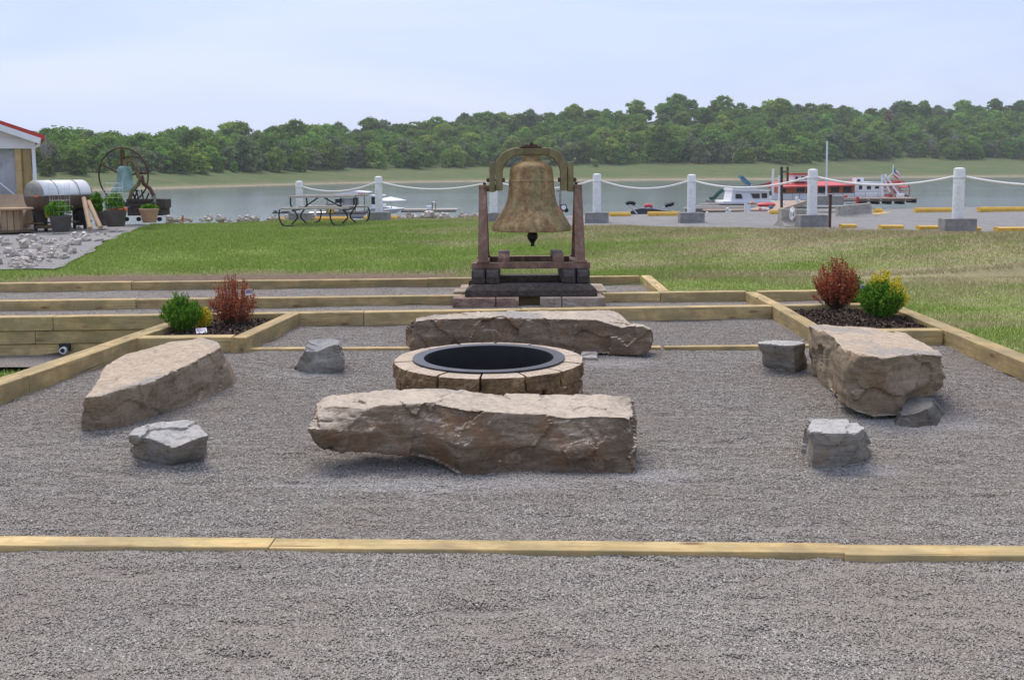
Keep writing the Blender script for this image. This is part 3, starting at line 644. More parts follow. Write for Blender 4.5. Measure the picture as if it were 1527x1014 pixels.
def stone(tops, bots, mat, label, seed, rough=.012, chip=.012, vox=.011, group=GS, cat='stone', bulge=.0):
    mid_ = [a*.5+b*.5 for a,b in zip(tops,bots)]; c = sum(mid_, Vector())/len(mid_)
    mid_ = [p+(p-c)*bulge for p in mid_]
    return boulder('stone', [bots, mid_, tops], mat, label, vox, rough, seed, group, chip, .6, cat=cat)
def back(p, q, y): return Vector((p, y, q))
tp = [PZ(192,648,.20),PZ(222,654,.175),PZ(258,668,.135),PZ(290,655,.185),PZ(316,648,.205),PZ(300,635,.215),PZ(278,625,.23),PZ(250,627,.225),PZ(232,627,.235),PZ(204,637,.215)]
bt_ = [PZ(194,684,-.02),PZ(222,695,-.02),PZ(258,699,-.02),PZ(285,694,-.02),PZ(306,690,-.02),PZ(312,675,-.02),PZ(290,662,-.02),PZ(255,660,-.02),PZ(225,662,-.02),PZ(196,672,-.02)]
stone(tp, bt_, M['greystone'], 'grey angular stone in front of the long left boulder', 11)
tp = [PZ(452,522,.20),PZ(470,524,.17),PZ(488,516,.225),PZ(508,512,.245),PZ(507,506,.245),PZ(492,503.5,.25),PZ(462,506,.25),PZ(455,513,.235)]
bt_ = [PZ(437,552,-.02),PZ(462,559,-.02),PZ(490,559,-.02),PZ(511,556,-.02),PZ(513,546,-.02),PZ(495,540,-.02),PZ(462,540,-.02),PZ(440,545,-.02)]
s = stone(tp, bt_, M['greystone'], 'rounded grey stone between the left flower bed and the fire pit', 12, bulge=.1)
tp = [PZ(1129,512,.235),PZ(1160,514,.235),PZ(1184,515,.235),PZ(1203,511,.235),PZ(1196,507,.24),PZ(1170,506,.24),PZ(1140,506,.24),PZ(1130,507,.24)]
bt_ = [PZ(1137,547,-.02),PZ(1158,554,-.02),PZ(1186,558,-.02),PZ(1203,552,-.02),PZ(1203,543,-.02),PZ(1180,538,-.02),PZ(1155,538,-.02),PZ(1138,541,-.02)]
stone(tp, bt_, M['greystone'], 'small flat-topped stone beside the far end of the big right boulder', 13)
tp = [PZ(1204,641,.225),PZ(1215,646,.22),PZ(1250,646,.22),PZ(1282,645,.22),PZ(1292,637,.225),PZ(1282,625,.23),PZ(1262,622,.235),PZ(1210,622,.235),PZ(1206,630,.23)]
bt_ = [PZ(1200,690,-.02),PZ(1208,703,-.02),PZ(1240,704,-.02),PZ(1285,697,-.02),PZ(1306,685,-.02),PZ(1300,668,-.02),PZ(1270,658,-.02),PZ(1220,660,-.02),PZ(1202,670,-.02)]
stone(tp, bt_, M['greystone'], 'pale-topped grey block stone in front of the big right boulder', 14, chip=.014)
tp = [PZ(1342,618,.07),PZ(1368,614,.10),PZ(1390,606,.12),PZ(1392,592,.11),PZ(1365,592,.11),PZ(1345,598,.10)]
bt_ = [PZ(1325,640,-.02),PZ(1365,644,-.02),PZ(1400,640,-.02),PZ(1414,622,-.02),PZ(1380,600,-.02),PZ(1335,605,-.02)]
stone(tp, bt_, M['shadestone'], 'low shaded stone wedged under the near end of the big right boulder', 15)
tp = [PZ(866,532,.03),PZ(893,532,.03),PZ(890,524,.04),PZ(868,524,.04)]; bt_ = [PZ(864,543,-.03),PZ(895,543,-.03),PZ(893,528,-.03),PZ(866,528,-.03)]
stone(tp, bt_, M['greystone'], 'small support stone under the back boulder behind the fire pit', 16, .005, .006)
# ------------------------------------------------------------------ fire pit
pc = PZ(729,536,.30); pc = Vector((pc.x, pc.y, 0)); 
pit = thing('fire_pit', (pc.x,pc.y,0), 'round fire pit of tan split-face blocks with a grey steel rim and black inside', 'fire pit')
def pit_block(a0, a1, r0_, r1_, z0, z1, seed, mat, drop=0):
    na = 16; nr = 4; nz = 8; g = {}; V_ = []; 
    bm = bmesh.new()
    def P_(i,j,k):
        a = a0+(a1-a0)*i/na; r_ = r0_+(r1_-r0_)*j/nr; z = z0+(z1-z0)*k/nz
        # chord-like front face with rough split surface
        am = (a0+a1)/2; 
        if j == nr: r_ = r1_*math.cos((a1-a0)/2)/math.cos(a-am)*.55+r1_*.45
        p = Vector((pc.x+r_*math.cos(a), pc.y+r_*math.sin(a), z))
        if j == nr:
            w = .017*noise.fractal(p*15+Vector((seed,0,0)),.8,2,4)+.008*noise.noise(p*42)
            edge = 1 if 0<k<nz else .3
            p += Vector((math.cos(a),math.sin(a),0))*(w*edge-(.008 if k in (0,) else 0)-(.010 if i in (0,na) else 0))
        if k == nz: p.z += .0015*noise.noise(p*8)-( .004 if j==nr else 0)
        return p
    idx = {}
    def vv(i,j,k):
        if (i,j,k) not in idx: idx[(i,j,k)] = bm.verts.new(P_(i,j,k)-Vector((0,0,drop)))
        return idx[(i,j,k)]
    def quad(a,b,c,d):
        try: bm.faces.new([vv(*a),vv(*b),vv(*c),vv(*d)])
        except ValueError: pass
    for i in range(na):
        for k in range(nz): quad((i,nr,k),(i+1,nr,k),(i+1,nr,k+1),(i,nr,k+1)); quad((i,0,k),(i,0,k+1),(i+1,0,k+1),(i+1,0,k))
        for j in range(nr): quad((i,j,nz),(i,j+1,nz),(i+1,j+1,nz),(i+1,j,nz)); quad((i,j,0),(i+1,j,0),(i+1,j+1,0),(i,j+1,0))
    for j in range(nr):
        for k in range(nz): quad((0,j,k),(0,j+1,k),(0,j+1,k+1),(0,j,k+1)); quad((na,j,k),(na,j,k+1),(na,j+1,k+1),(na,j+1,k))
    bm.normal_update(); me = bpy.data.meshes.new('block')
    for q in bm.verts: q.co -= pc
    bmesh.ops.recalc_face_normals(bm, faces=bm.faces[:])
    for f_ in bm.faces:
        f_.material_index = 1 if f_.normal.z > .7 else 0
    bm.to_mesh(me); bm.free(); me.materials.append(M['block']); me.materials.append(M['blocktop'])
    o = bpy.data.objects.new('block', me); col.objects.link(o); o.parent = pit; WO[o] = tuple(pc); return o
NB = 14; ro = .685; a_off = R(-90)-.06
for c_ in range(3):
    for k in range(NB):
        a = a_off+(k+.5*(c_%2))*2*math.pi/NB; gap = .009+.007*random.random()
        zt = .31 if c_ == 2 else .105*(c_+1)-.01
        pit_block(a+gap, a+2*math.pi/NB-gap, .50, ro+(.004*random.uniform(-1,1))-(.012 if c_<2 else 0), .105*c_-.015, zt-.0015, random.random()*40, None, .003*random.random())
mb = MB(); mb.lathe([(.467,.0),(.467,.316),(.470,.320),(.549,.321),(.550,.317),(.480,.314),(.478,.0)], (pc.x,pc.y,0), 64, cap=False); mb.build('steel_ring', M['ringsteel'], pit, 30)
mb = MB(); mb.lathe([(.4655,.318),(.4655,-.0),(.0,.0)], (pc.x,pc.y,0), 64, cap=False)
mb.build('ring_liner', M['ringblack'], pit, 30)
# ------------------------------------------------------------------ big bell
BX = PD(792.5,300,12.45).x; BY = 12.45; zf = lambda v, y=12.45: PD(792,v,y).z
prof0 = [(820,348),(824,352),(818,360),(800,357),(780,350),(750,334),(700,303),(650,269),(600,240),(550,222),(500,211),(450,206),(392,202),(388,205),(384,203),(380,206),(376,203),(372,200),(300,193),(272,189),(248,176),(228,150),(214,125),(204,98)]
zm = zf(343); k_ = .00141; Z = lambda yy: zm+(820-yy)*k_
bell = thing('bell', (BX,BY,zm), 'large aged brown and olive cast bell hanging in the iron stand', 'bell')
mb = MB(); pr = [(hw*k_, Z(yy)) for yy, hw in prof0]; pr += [(0, Z(200))]; mb.lathe(pr, (BX,BY,0), 72, cap=False)
inn = [(348*k_, Z(820)), (318*k_,Z(790)), (285*k_, Z(700)), (215*k_,Z(580)), (190*k_,Z(450)),(180*k_,Z(300)),(100*k_,Z(235)),(0,Z(230))]; mb.lathe(inn, (BX,BY,0), 72, cap=False)
body = mb.build('bell_body', M['bronze'], bell, 35)
mb = MB(); mb.lathe([(.135,Z(206)),(.105,Z(196)),(.10,Z(172)),(.085,Z(165))],(BX,BY,0),24)
for s in (-1,1): mb.box(BX+s*.085-.03,BY-.05,Z(208),BX+s*.085+.03,BY+.05,Z(150),bev=.012)
mb.box(BX-.11,BY-.05,Z(158),BX+.11,BY+.05,Z(146),bev=.006); mb.build('crown', M['bronze'], bell, 35)
mb = MB(); mb.tube([(BX,BY-.06,Z(188)),(BX,BY-.075,Z(188))],.022,6); mb.build('crown_bolt', M['alu'], bell, 40)
cx_ = BX+.012
mb = MB(); mb.tube([(cx_,BY,Z(560)),(cx_,BY,Z(830))],.018,8); mb.lathe([(0,Z(828)),(.03,Z(830)),(.058,Z(850)),(.071,Z(875)),(.06,Z(902)),(.034,Z(925)),(.02,Z(945)),(.027,Z(958)),(.02,Z(967)),(0,Z(969))],(cx_,BY,0),20); mb.build('clapper', M['blackiron'], bell, 50)
# yoke
def U(px): return BX+(px-430)*k_
pts = []
yk = thing('bell_yoke', (BX,BY,Z(470)), 'olive brown arched iron yoke clamped over the bell', 'yoke')
def arch(hw, ytop, rad):   # half outline from left foot over the top
    P_ = [(-hw,465)]; c = (-hw+rad, ytop+rad)
    for i in range(0,11): a = math.pi-(math.pi/2)*i/10; P_.append((c[0]+rad*math.cos(a), c[1]-rad*math.sin(a)))
    return P_
o1 = arch(322,86,190); i1 = arch(258,150,170)
full_o = o1+[(-x,y) for x,y in o1[::-1]]; full_i = i1+[(-x,y) for x,y in i1[::-1]]
vs = []; fs = []; dpt = .075
for (xo,yo),(xi,yi) in zip(full_o, full_i):
    for (x,y) in ((xo,yo),(xi,yi)):
        for d in (-dpt,dpt): vs.append((U(430+x)-.0+0, BY+d, Z(y)))
n = len(full_o)
for i in range(n-1):
    a = i*4; b = a+4; fs += [(a,b,b+1,a+1),(a+2,a+3,b+3,b+2),(a,a+2,b+2,b),(a+1,b+1,b+3,a+3)]
fs += [(0,1,3,2),((n-1)*4,(n-1)*4+2,(n-1)*4+3,(n-1)*4+1)]
ar = mkobj('arch', vs, fs, M['yoke'], yk, 30); bv = ar.modifiers.new('b','BEVEL'); bv.width = .012; bv.segments = 2; bv.limit_method = 'ANGLE'
for s in (-1,1):
    sx = lambda a,b: (min(BX+s*a,BX+s*b), max(BX+s*a,BX+s*b))
    mb = MB(); x0,x1 = sx(326*k_,376*k_); mb.box(x0,BY-.085,Z(478),x1,BY+.085,Z(212),bev=.012); mb.build('clamp', M['yoke'], yk, 30)
    mb = MB(); mb.tube([(BX+s*320*k_,BY,Z(442)),(BX+s*408*k_,BY,Z(442))],.043,20); mb.build('gudgeon', M['yoke'], yk, 40)
    for dy in (-.0,):
        mb = MB(); mb.tube([(BX+s*236*k_,BY-.03,Z(372)),(BX+s*405*k_,BY-.03,Z(372))],.012,8)
        for q in (248,388): mb.tube([(BX+s*(q-10)*k_,BY-.03,Z(372)),(BX+s*(q+10)*k_,BY-.03,Z(372))],.03,6)
        mb.build('bolt', M['rustdark'], yk, 30)
mb = MB(); mb.box(U(325),BY-.08,Z(86),U(520),BY+.08,Z(74),bev=.004); mb.box(U(355),BY-.05,Z(75),U(490),BY+.05,Z(64),bev=.004); mb.tube([(U(432),BY,Z(66)),(U(432),BY,Z(40))],.018,8); mb.lathe([(.03,Z(64)),(.03,Z(52))],(U(432),BY,0),6)
for q in (385,470): mb.lathe([(.022,Z(66)),(.022,Z(56))],(U(q),BY-.02,0),6)
mb.build('top_plate', M['rustdark'], yk, 30)
# stand
z0b = PD(790,400.5,12.0).z; z1b = PD(790,391.5,12.0).z
st = thing('bell_stand', (BX,BY,z0b), 'rusty red iron A-frame stand carrying the bell on a rectangular base frame', 'bell stand')
xl, xr = PD(703,395,12.0).x, PD(880,395,12.0).x; yfr, ybk = 12.0, 12.95
mb = MB(); mb.box(xl,yfr-.035,z0b,xr,yfr+.065,z1b,bev=.006); mb.build('base_beam', M['rustred'], st, 30)
mb = MB(); mb.box(xl+.03,ybk-.06,z0b,xr-.03,ybk+.03,z1b,bev=.006); mb.build('base_beam', M['rustred'], st, 30)
for s, xx in ((-1,xl+.13),(1,xr-.13)):
    mb = MB(); mb.box(xx-.08,yfr+.067,z0b+.005,xx+.08,ybk-.062,z1b-.005,bev=.006); mb.build('side_beam', M['rustred'], st, 30)
ztop = PD(720,276,12.45).z
for s, ub, ut in ((-1,720.5,720),(1,865,861.5)):
    xb = PD(ub,389,12.05).x; xt = PD(ut,276,12.45).x
    for (yy, w, nm, mt) in ((12.0,.125,'leg','rustred'),(12.88,.12,'leg','rustred')):
        mb = MB(); 
        a = Vector((xb,yy,z1b-.005)); b = Vector((xt,12.45+(-.035 if yy<12.4 else .035),ztop-.03)); kk = 8
        for i in range(1):
            d = b-a; V0 = [a+Vector((-w/2,-.04,0)),a+Vector((w/2,-.04,0)),a+Vector((w/2,.04,0)),a+Vector((-w/2,.04,0))]; w2 = .095
            V1 = [b+Vector((-w2/2,-.035,0)),b+Vector((w2/2,-.035,0)),b+Vector((w2/2,.035,0)),b+Vector((-w2/2,.035,0))]
            mb.add(V0+V1, [(3,2,1,0),(4,5,6,7),(0,1,5,4),(1,2,6,5),(2,3,7,6),(3,0,4,7)])
        # foot flange flares out over the beam
        mb.box(xb-w/2-.012,yy-.05,z1b-.001,xb+w/2+.012,yy+.055,z1b+.022,bev=.006)
        mb.build(nm, M[mt], st, 30)
    mb = MB(); mb.box(xt-.05,12.45-.085,ztop-.06,xt+.05,12.45+.085,ztop+.0,bev=.015); mb.build('bearing_head', M['rustred'], st, 30)
    mb = MB(); mb.tube([(xt-.02*s,12.45,ztop-.0),(xt-.02*s,12.45,ztop+.03)],.02,8); mb.build('bearing_bolt', M['rustdark'], st, 30)
    mb = MB(); mb.beam((xb,12.36,1.0),(xb,12.55,1.0),.05,.06,.006); mb.build('crosspiece', M['rustdark'], st, 30)
for (ua,ub) in ((743,760),(824.5,840.5)):
    xa, xb = PD(ua,391,12.05).x, PD(ub,391,12.05).x; hmp = thing
    P_ = [(12.02,z1b-.01),(12.02,z1b+.055),(12.08,z1b+.10),(12.2,z1b+.105),(12.75,z1b+.10),(12.86,z1b+.055),(12.88,z1b-.01),(12.8,z1b-.01),(12.7,z1b+.05),(12.25,z1b+.05),(12.14,z1b-.01)]
    mb = MB(); mb.prism(P_, 'x', xa, xb); mb.build('bridge_casting', M['rustred'], st, 30)
# ties and paving blocks under the stand
GTI = 'dark railway ties under the bell stand'
def tie_stub(u0, u1, label):
    y = 11.9; a = PD(u0,423,y); b = PD(u1,402,y); t_ = thing('railway_tie', ((a.x+b.x)/2, 12.4, .28), label, 'railway tie', GTI)
    mb = MB(); mb.box(a.x+.002,y+.004,.285,b.x-.002,13.05,z0b-.002,bev=.022); mb.build('tie_body', M['tie'], t_, 40)
    mb = MB(); mb.box(a.x+.022,y+.0,.37,b.x-.022,y+.02,z0b-.015,bev=.004); mb.build('weathered_end', M['tieface'], t_, 40)
for i,(a,b,l) in enumerate([(703,723.5,'leftmost short tie end under the bell stand'),(724,745,'second short tie end from the left under the bell stand'),(838,859,'third short tie end from the left under the bell stand'),(860,880,'rightmost short tie end under the bell stand')]): tie_stub(a,b,l)
def lowtie(y0, y1, label):
    x0, x1 = PD(693,440,11.78).x, PD(891,440,11.78).x; xm0, xm1 = PD(704,421,12).x, PD(880,421,12).x; mb = MB()
    vs = [(x0,y0,.142),(x1,y0,.142),(x1,y1,.142),(x0,y1,.142),(x0+.005,y0+.01,.215),(x1-.005,y0+.01,.215),(x1-.005,y1,.215),(x0+.005,y1,.215),(xm0+.02,y0+.07,.282),(xm1-.02,y0+.07,.282),(xm1-.02,y1,.282),(xm0+.02,y1,.282)]
    fs = [(3,2,1,0),(8,9,10,11)]+[(i,(i+1)%4,4+(i+1)%4,4+i) for i in range(4)]+[(4+i,4+(i+1)%4,8+(i+1)%4,8+i) for i in range(4)]
    mb.add(vs,fs); o = mb.build('railway_tie', M['tie']); bv = o.modifiers.new('b','BEVEL'); bv.width=.008; bv.segments=2; return tag(o,label,'railway tie',GTI)
lowtie(11.78, 12.06, 'long dark tie across the front of the bell base')
lowtie(12.82, 13.1, 'long dark tie across the back of the bell base')
GBL = 'split-face paving blocks under the bell base'
def pblock(u0, u1, mat, label, y0=11.66, y1=11.97, zt=.138):
    a = PD(u0,455,y0).x; b = PD(u1,455,y0).x; bm = bmesh.new(); bmesh.ops.create_cube(bm, size=1)
    bmesh.ops.bevel(bm, geom=bm.edges[:], offset=.03, segments=1, affect='EDGES'); bmesh.ops.subdivide_edges(bm, edges=bm.edges[:], cuts=5, use_grid_fill=True)
    c = Vector(((a+b)/2,(y0+y1)/2,zt/2-.01)); d = Vector((b-a-.004,y1-y0,zt+.02))
    for q in bm.verts:
        p = Vector((q.co.x*d.x,q.co.y*d.y,q.co.z*d.z))+c
        if q.co.y < -.4: p.y += .014*noise.fractal(p*15,.8,2,4)
        q.co = p-Vector((c.x,c.y,0))
    me = bpy.data.meshes.new('paving_block'); bm.to_mesh(me); bm.free(); me.materials.append(M[mat]); o = bpy.data.objects.new('paving_block', me); col.objects.link(o); o.location = (c.x,c.y,0); tag(o,label,'paving block',GBL)
pblock(675,739,'blockred','reddish split-face block at the left front corner of the bell base')
pblock(739.8,774,'blockred','short reddish block second from the left under the bell base')
pblock(805.5,837.5,'blockpale','short pale block third from the left under the bell base')
pblock(838.2,903,'blockpale','wide pale block at the right front corner of the bell base')
pblock(686,739,'blockpale','pale block behind the left front block of the bell base',12.75,13.15)
pblock(845,902,'blockpale','pale block behind the right front block of the bell base',12.75,13.15)
pblock(676,700,'blockpale','pale side block at the left of the tie',12.35,12.7)
pblock(888,906,'blockpale','pale side block at the right of the tie',12.35,12.7)
# ------------------------------------------------------------------ flower beds
def mulch(name, poly, zf, seed, n):
    xs = [p[0] for p in poly]; ys = [p[1] for p in poly]; cx0, cx1, cy0, cy1 = min(xs),max(xs),min(ys),max(ys)
    o = grid(name, list(np.linspace(cx0,cx1,26)), list(np.linspace(cy0,cy1,34)), zf, M['mulch'], 'stuff')
    rg = np.random.default_rng(seed); P_ = rg.random((n,2))*[cx1-cx0,cy1-cy0]+[cx0,cy0]; A = rg.random(n)*6.28; T = rg.normal(0,.5,n); L = .012+.022*rg.random(n); W_ = .004+.007*rg.random(n)
    C = np.stack([P_[:,0],P_[:,1],np.array([zf(x,y) for x,y in P_])+.004],1)
    d = np.stack([np.cos(A)*np.cos(T),np.sin(A)*np.cos(T),np.sin(T)],1)*L[:,None]; s_ = np.stack([-np.sin(A),np.cos(A),rg.normal(0,.5,n)],1)*W_[:,None]
    q = np.stack([C-d-s_,C+d-s_,C+d+s_,C-d+s_],1).reshape(-1,3); o2 = fastmesh(name+'_chips', q, 4, M['mulchchip']); col.objects.link(o2); tag(o2, kind='stuff')
mzl = lambda x,y: .065+.035*math.exp(-((x+2.95)**2/.2+(y-9.8)**2/.4))+.008*fnoise((x,y,0),6,3)
mulch('bark_mulch', [(-3.4,9.1),(-2.55,9.1),(-2.5,10.45),(-3.4,10.45)], mzl, 1, 5000)
mzr = lambda x,y: .07+.05*math.exp(-((x-3.6)**2/.3+(y-10.1)**2/.5))+.008*fnoise((x,y,0),6,3)
mulch('bark_mulch', [(3.03,9.24),(4.12,9.24),(4.12,10.85),(3.03,10.85)], mzr, 2, 6500)
def shrub(base, w, h, nst, nleaf, ls, mats, label, topfrac=.0, spread=1.0, seed=0, vase=.55, cat='shrub', wild=.3, thin=.36):
    """stems from the base fanning into an egg; leaves along the stems; mats=(low,high)"""
    rg = np.random.default_rng(seed); t_ = thing('shrub', tuple(base), label, cat)
    stems = MB(); L = [[],[]]
    for i in range(nst):
        a = rg.random()*6.283; rr = math.sqrt(rg.random()); tx, ty = math.cos(a)*rr*w/2*spread, math.sin(a)*rr*w/2*spread
        th = h*(1-.42*rr**2.2)*(1.12-wild+wild*rg.random()**.7); p0 = Vector((base[0]+tx*.25,base[1]+ty*.25,base[2]))
        pm = Vector((base[0]+tx*vase*1.5, base[1]+ty*vase*1.5, base[2]+th*.5)); p1 = Vector((base[0]+tx*(1+.12*rg.random()),base[1]+ty*(1+.1*rg.random()),base[2]+th))
        f_ = lambda s: p0*(1-s)**2+pm*2*s*(1-s)+p1*s**2
        stems.tube([f_(0),f_(.35),f_(.7),f_(1)], .0022, 4)
        for j in range(nleaf):
            s = .12+.88*rg.random()**.8; c = f_(s)+Vector(rg.normal(0,.011,3)); n_ = Vector(rg.normal(0,1,3)).normalized(); up = (Vector((0,0,1))+Vector(rg.normal(0,.7 if thin>.3 else .35,3))).normalized()
            sd = up.cross(n_).normalized()*ls*thin; up = up*ls*(.7+.6*rg.random())
            hi = s > 1-topfrac+rg.normal(0,.06)
            L[1 if hi else 0] += [c-sd*.5, c+up*.5-sd, c+up, c+up*.5+sd]
    stems.build('stem', M['trunk'], t_)
    for k in (0,1):
        if L[k]:
            o = fastmesh('foliage', np.array([tuple(q) for q in L[k]])-np.array(base), 4, M[mats[k]]); col.objects.link(o); o.parent = t_; WO[o] = tuple(base)
    return t_
def atz(u, v, z): p = PZ(u,v,z); return (p.x,p.y,z-.01)
shrub(atz(273,494,.09), .38,.37,85,60,.038,('leafbush','leafbush'),'bushy bright green shrub at the left of the left flower bed',0,seed=1,wild=.5,thin=.16)
shrub(atz(303,490,.09), .16,.21,30,55,.022,('leafyel','leafyel'),'small yellow leaved sprig beside the green shrub in the left flower bed',0,seed=2)
shrub(atz(350,484,.09), .45,.50,85,62,.019,('leafdkred','leafred'),'dark red barberry with open upright twigs in the left flower bed',.75,seed=3,wild=.6)
shrub(atz(1246,459,.11), .47,.55,130,75,.021,('leafdkred','leafred'),'dense red barberry, green at its foot, in the right flower bed',.62,seed=4,wild=.7)
shrub(atz(1312,473,.12), .43,.35,190,60,.026,('leafbush','leafbush'),'round green shrub with yellow top growth in the right flower bed',0,seed=5)
shrub(atz(1318,471,.12), .45,.45,110,44,.03,('leafbush','leafyel'),'yellow shoots rising through the round green shrub in the right flower bed',.42,seed=6,wild=.6)
shrub(atz(1272,452,.11), .26,.30,70,60,.022,('leafbush','leafbush'),'small dark green shrub half hidden between the two larger right shrubs',0,seed=7)
def planttag(p, w, h, rx_, rz_, label):
    Mx = Matrix.Translation(Vector(p))@Matrix.Rotation(rz_,4,'Z')@Matrix.Rotation(rx_,4,'X'); t_ = thing('plant_tag', p, label, 'plant tag')
    mb = MB(); mb.box(-w/2,-.001,0,w/2,.001,h,Mx); mb.build('tag_card', M['cleanwhite'], t_)
    mb = MB(); mb.box(-w*.42,-.0025,h*.3,w*.42,-.0012,h*.92,Mx); mb.build('tag_picture', M['tagpic'], t_)
M['tagpic'] = paint('printed_tag_picture', (.35,.28,.40), .4, 0, .4, 30, 0)
q = PZ(301,497,.10); planttag((q.x,q.y,q.z),.10,.085,R(-62),.4,'pale plant tag lying on the mulch below the green shrub in the left bed')
q = PD(1287,441,10.25); planttag((q.x,q.y,q.z),.05,.12,R(-8),.1,'white plant tag standing upright between the shrubs in the right bed')
q = PD(371,440,9.85); planttag((q.x,q.y,q.z),.07,.06,R(10),.6,'small purple tag caught in the twigs of the left red barberry')
def pb(mb, u0, v0, u1, v1, y, dy, bev=0):       # box whose front face fills the pixels u0..u1, v0..v1 at depth y
    a = PD(u0,v1,y); b = PD(u1,v0,y); return mb.box(min(a.x,b.x), y, min(a.z,b.z), max(a.x,b.x), y+dy, max(a.z,b.z), None, bev)
def gzz(u, y): return ground_z(PD(u,300,y).x, y)
# ------------------------------------------------------------------ parking lot
vs = []; fs = []; xs_ = lin(-7,30,1.0)
for x in xs_:
    y0 = min(25.95, max(yP(x), 3)-.05); vs += [(x,y0+(26.1-y0)*k/8,zP(x)+.006*math.sin(x+k)) for k in range(9)]
for i in range(len(xs_)-1):
    for k in range(8): a = i*9+k; fs.append((a,a+9,a+10,a+1))
tag(mkobj('parking_lot', vs, fs, M['asphalt'], None, 180, (0,0,0)), kind='structure')
p = PD(1302,327,23.3); q = PD(1322,322.5,24.5); mb = MB()
zz = zP(p.x)+.012; mb.add([(p.x-.1,p.y,zz),(p.x+.12,p.y,zz),(q.x+.12,q.y,zz),(q.x-.1,q.y,zz)],[(0,1,2,3)]); tag(mb.build('parking_marking', M['yellow']), kind='structure')
GP = 'yellow parking stops'
def pstop(u0, u1, v, y, label, h=.115):
    a = PD(u0,v,y).x; b = PD(u1,v,y).x; z = zP((a+b)/2)-.01; mb = MB()
    pr = [(y-.09,z),(y-.09,z+.07),(y-.055,z+h),(y+.055,z+h),(y+.09,z+.07),(y+.09,z)]; mb.prism(pr,'x',a,b); return tag(mb.build('parking_stop', M['yellow']), label, 'parking stop', GP)
for (u0,u1,v,y,l) in [(1459,1560,321,23.6,'yellow parking stop at the far kerb running off the right edge'),(1364,1421,320,24,'yellow parking stop at the far kerb left of the rightmost post'),(1304,1314,320,24.3,'short visible yellow stop right of the tilted concrete barrier'),(1247,1257,320,24.4,'yellow stop end showing left of the tilted concrete barrier'),
  (1006,1013,320,25,'yellow stop end peeping left of the post block near the docks'),(966,1012,321,25,'long yellow stop in front of the tarped boat'),(909,940,321,25.2,'short yellow stop right of the bell stand by the water'),
  (470,521,323,26.1,'yellow stop behind the picnic table'),(411,432,323,26.2,'yellow stop at the left end behind the picnic table'),(543,550,323,26.1,'yellow stop end left of the second rope post block'),(582,593,323,26,'yellow stop end right of the second rope post block'),
  (1148,1160,321,24.6,'yellow stop end beside the clutter at the dock ramp')]: 
    if u0 != 1006: pstop(u0,u1,v,y,l)
for (u0,u1,y,l) in [(1485,1560,16.75,'near yellow stop at the lawn edge running off the right edge'),(1452,1460,17.0,'near yellow stop end right of the rightmost post block'),(1368,1402,17.65,'near yellow stop left of the rightmost post block'),(1312,1345,18.05,'near yellow stop mostly hidden by grass'),(1253,1275,18.6,'near yellow stop end beside the dark iron post')]: pstop(u0,u1,340,y,l,.085)
# ------------------------------------------------------------------ rope posts
bol = thing('bollard', (0,0,0), 'x', 'post', 'white posts carrying the rope')
mb = MB(); mb.lathe([(.094,.235),(.094,1.06),(.088,1.09),(.06,1.105),(0,1.11)],(0,0,0),20); mb.build('post', M['white'], bol, 40)
mb = MB(); mb.box(-.27,-.17,-.03,.27,.17,.24,bev=.012); mb.build('concrete_block', M['concrete'], bol)
mb = MB(); mb.lathe([(.096,.92),(.1,.925),(.1,.955),(.096,.96)],(0,0,0),20,cap=False); mb.build('eye_ring', M['white'], bol, 40)
PO = [(447,26,270,'leftmost white rope post, behind the picnic table'),(565,25,263,'second white rope post from the left, right of the picnic table'),(736,23.4,262,'white rope post partly hidden behind the left side of the bell stand'),(890,22.4,259,'white rope post just right of the bell stand'),
      (1031,21.6,260,'white rope post left of the green slide and docks'),(1211,19.2,252,'white rope post in front of the red roofed paddle boat'),(1429,17.0,250,'rightmost white rope post standing before open water'),(1723,14.9,247,'white rope post just outside the right edge')]
PP = []
for i, (u,y,vt,l) in enumerate(PO):
    x = PD(u,300,y).x; zb = zP(x)-.01; zt = PD(u,vt,y).z; c = bol if i == 0 else copy_tree(bol)
    c.location = (x,y,zb); c.scale = (1,1,(zt-zb)/1.11); c.rotation_euler = (0,0,random.uniform(-.15,.02)); c['label'] = l; PP.append(Vector((x,y,zt-.16)))
    for ch in c.children: pass
GR = 'white ropes slung between the posts'
for i in range(len(PP)-1):
    a, b = PP[i], PP[i+1]; d = (b-a).normalized()*.1; a = a+d; b = b-d; s = .17 if i not in (5,6) else .15
    pts = [a.lerp(b,t_/20)-Vector((0,0,s*4*(t_/20)*(1-t_/20))) for t_ in range(21)]
    mb = MB(); mb.tube(pts, .022, 8); tag(mb.build('rope', M['rope'], None, 60), ['rope span from the leftmost post over the picnic table','rope span between the picnic table and the bell stand','rope span passing behind the bell','rope span above the tarped boats right of the bell','rope span above the white houseboat and green slide','rope span in front of the paddle boat wheel','rope span running off the right edge'][i], 'rope', GR)
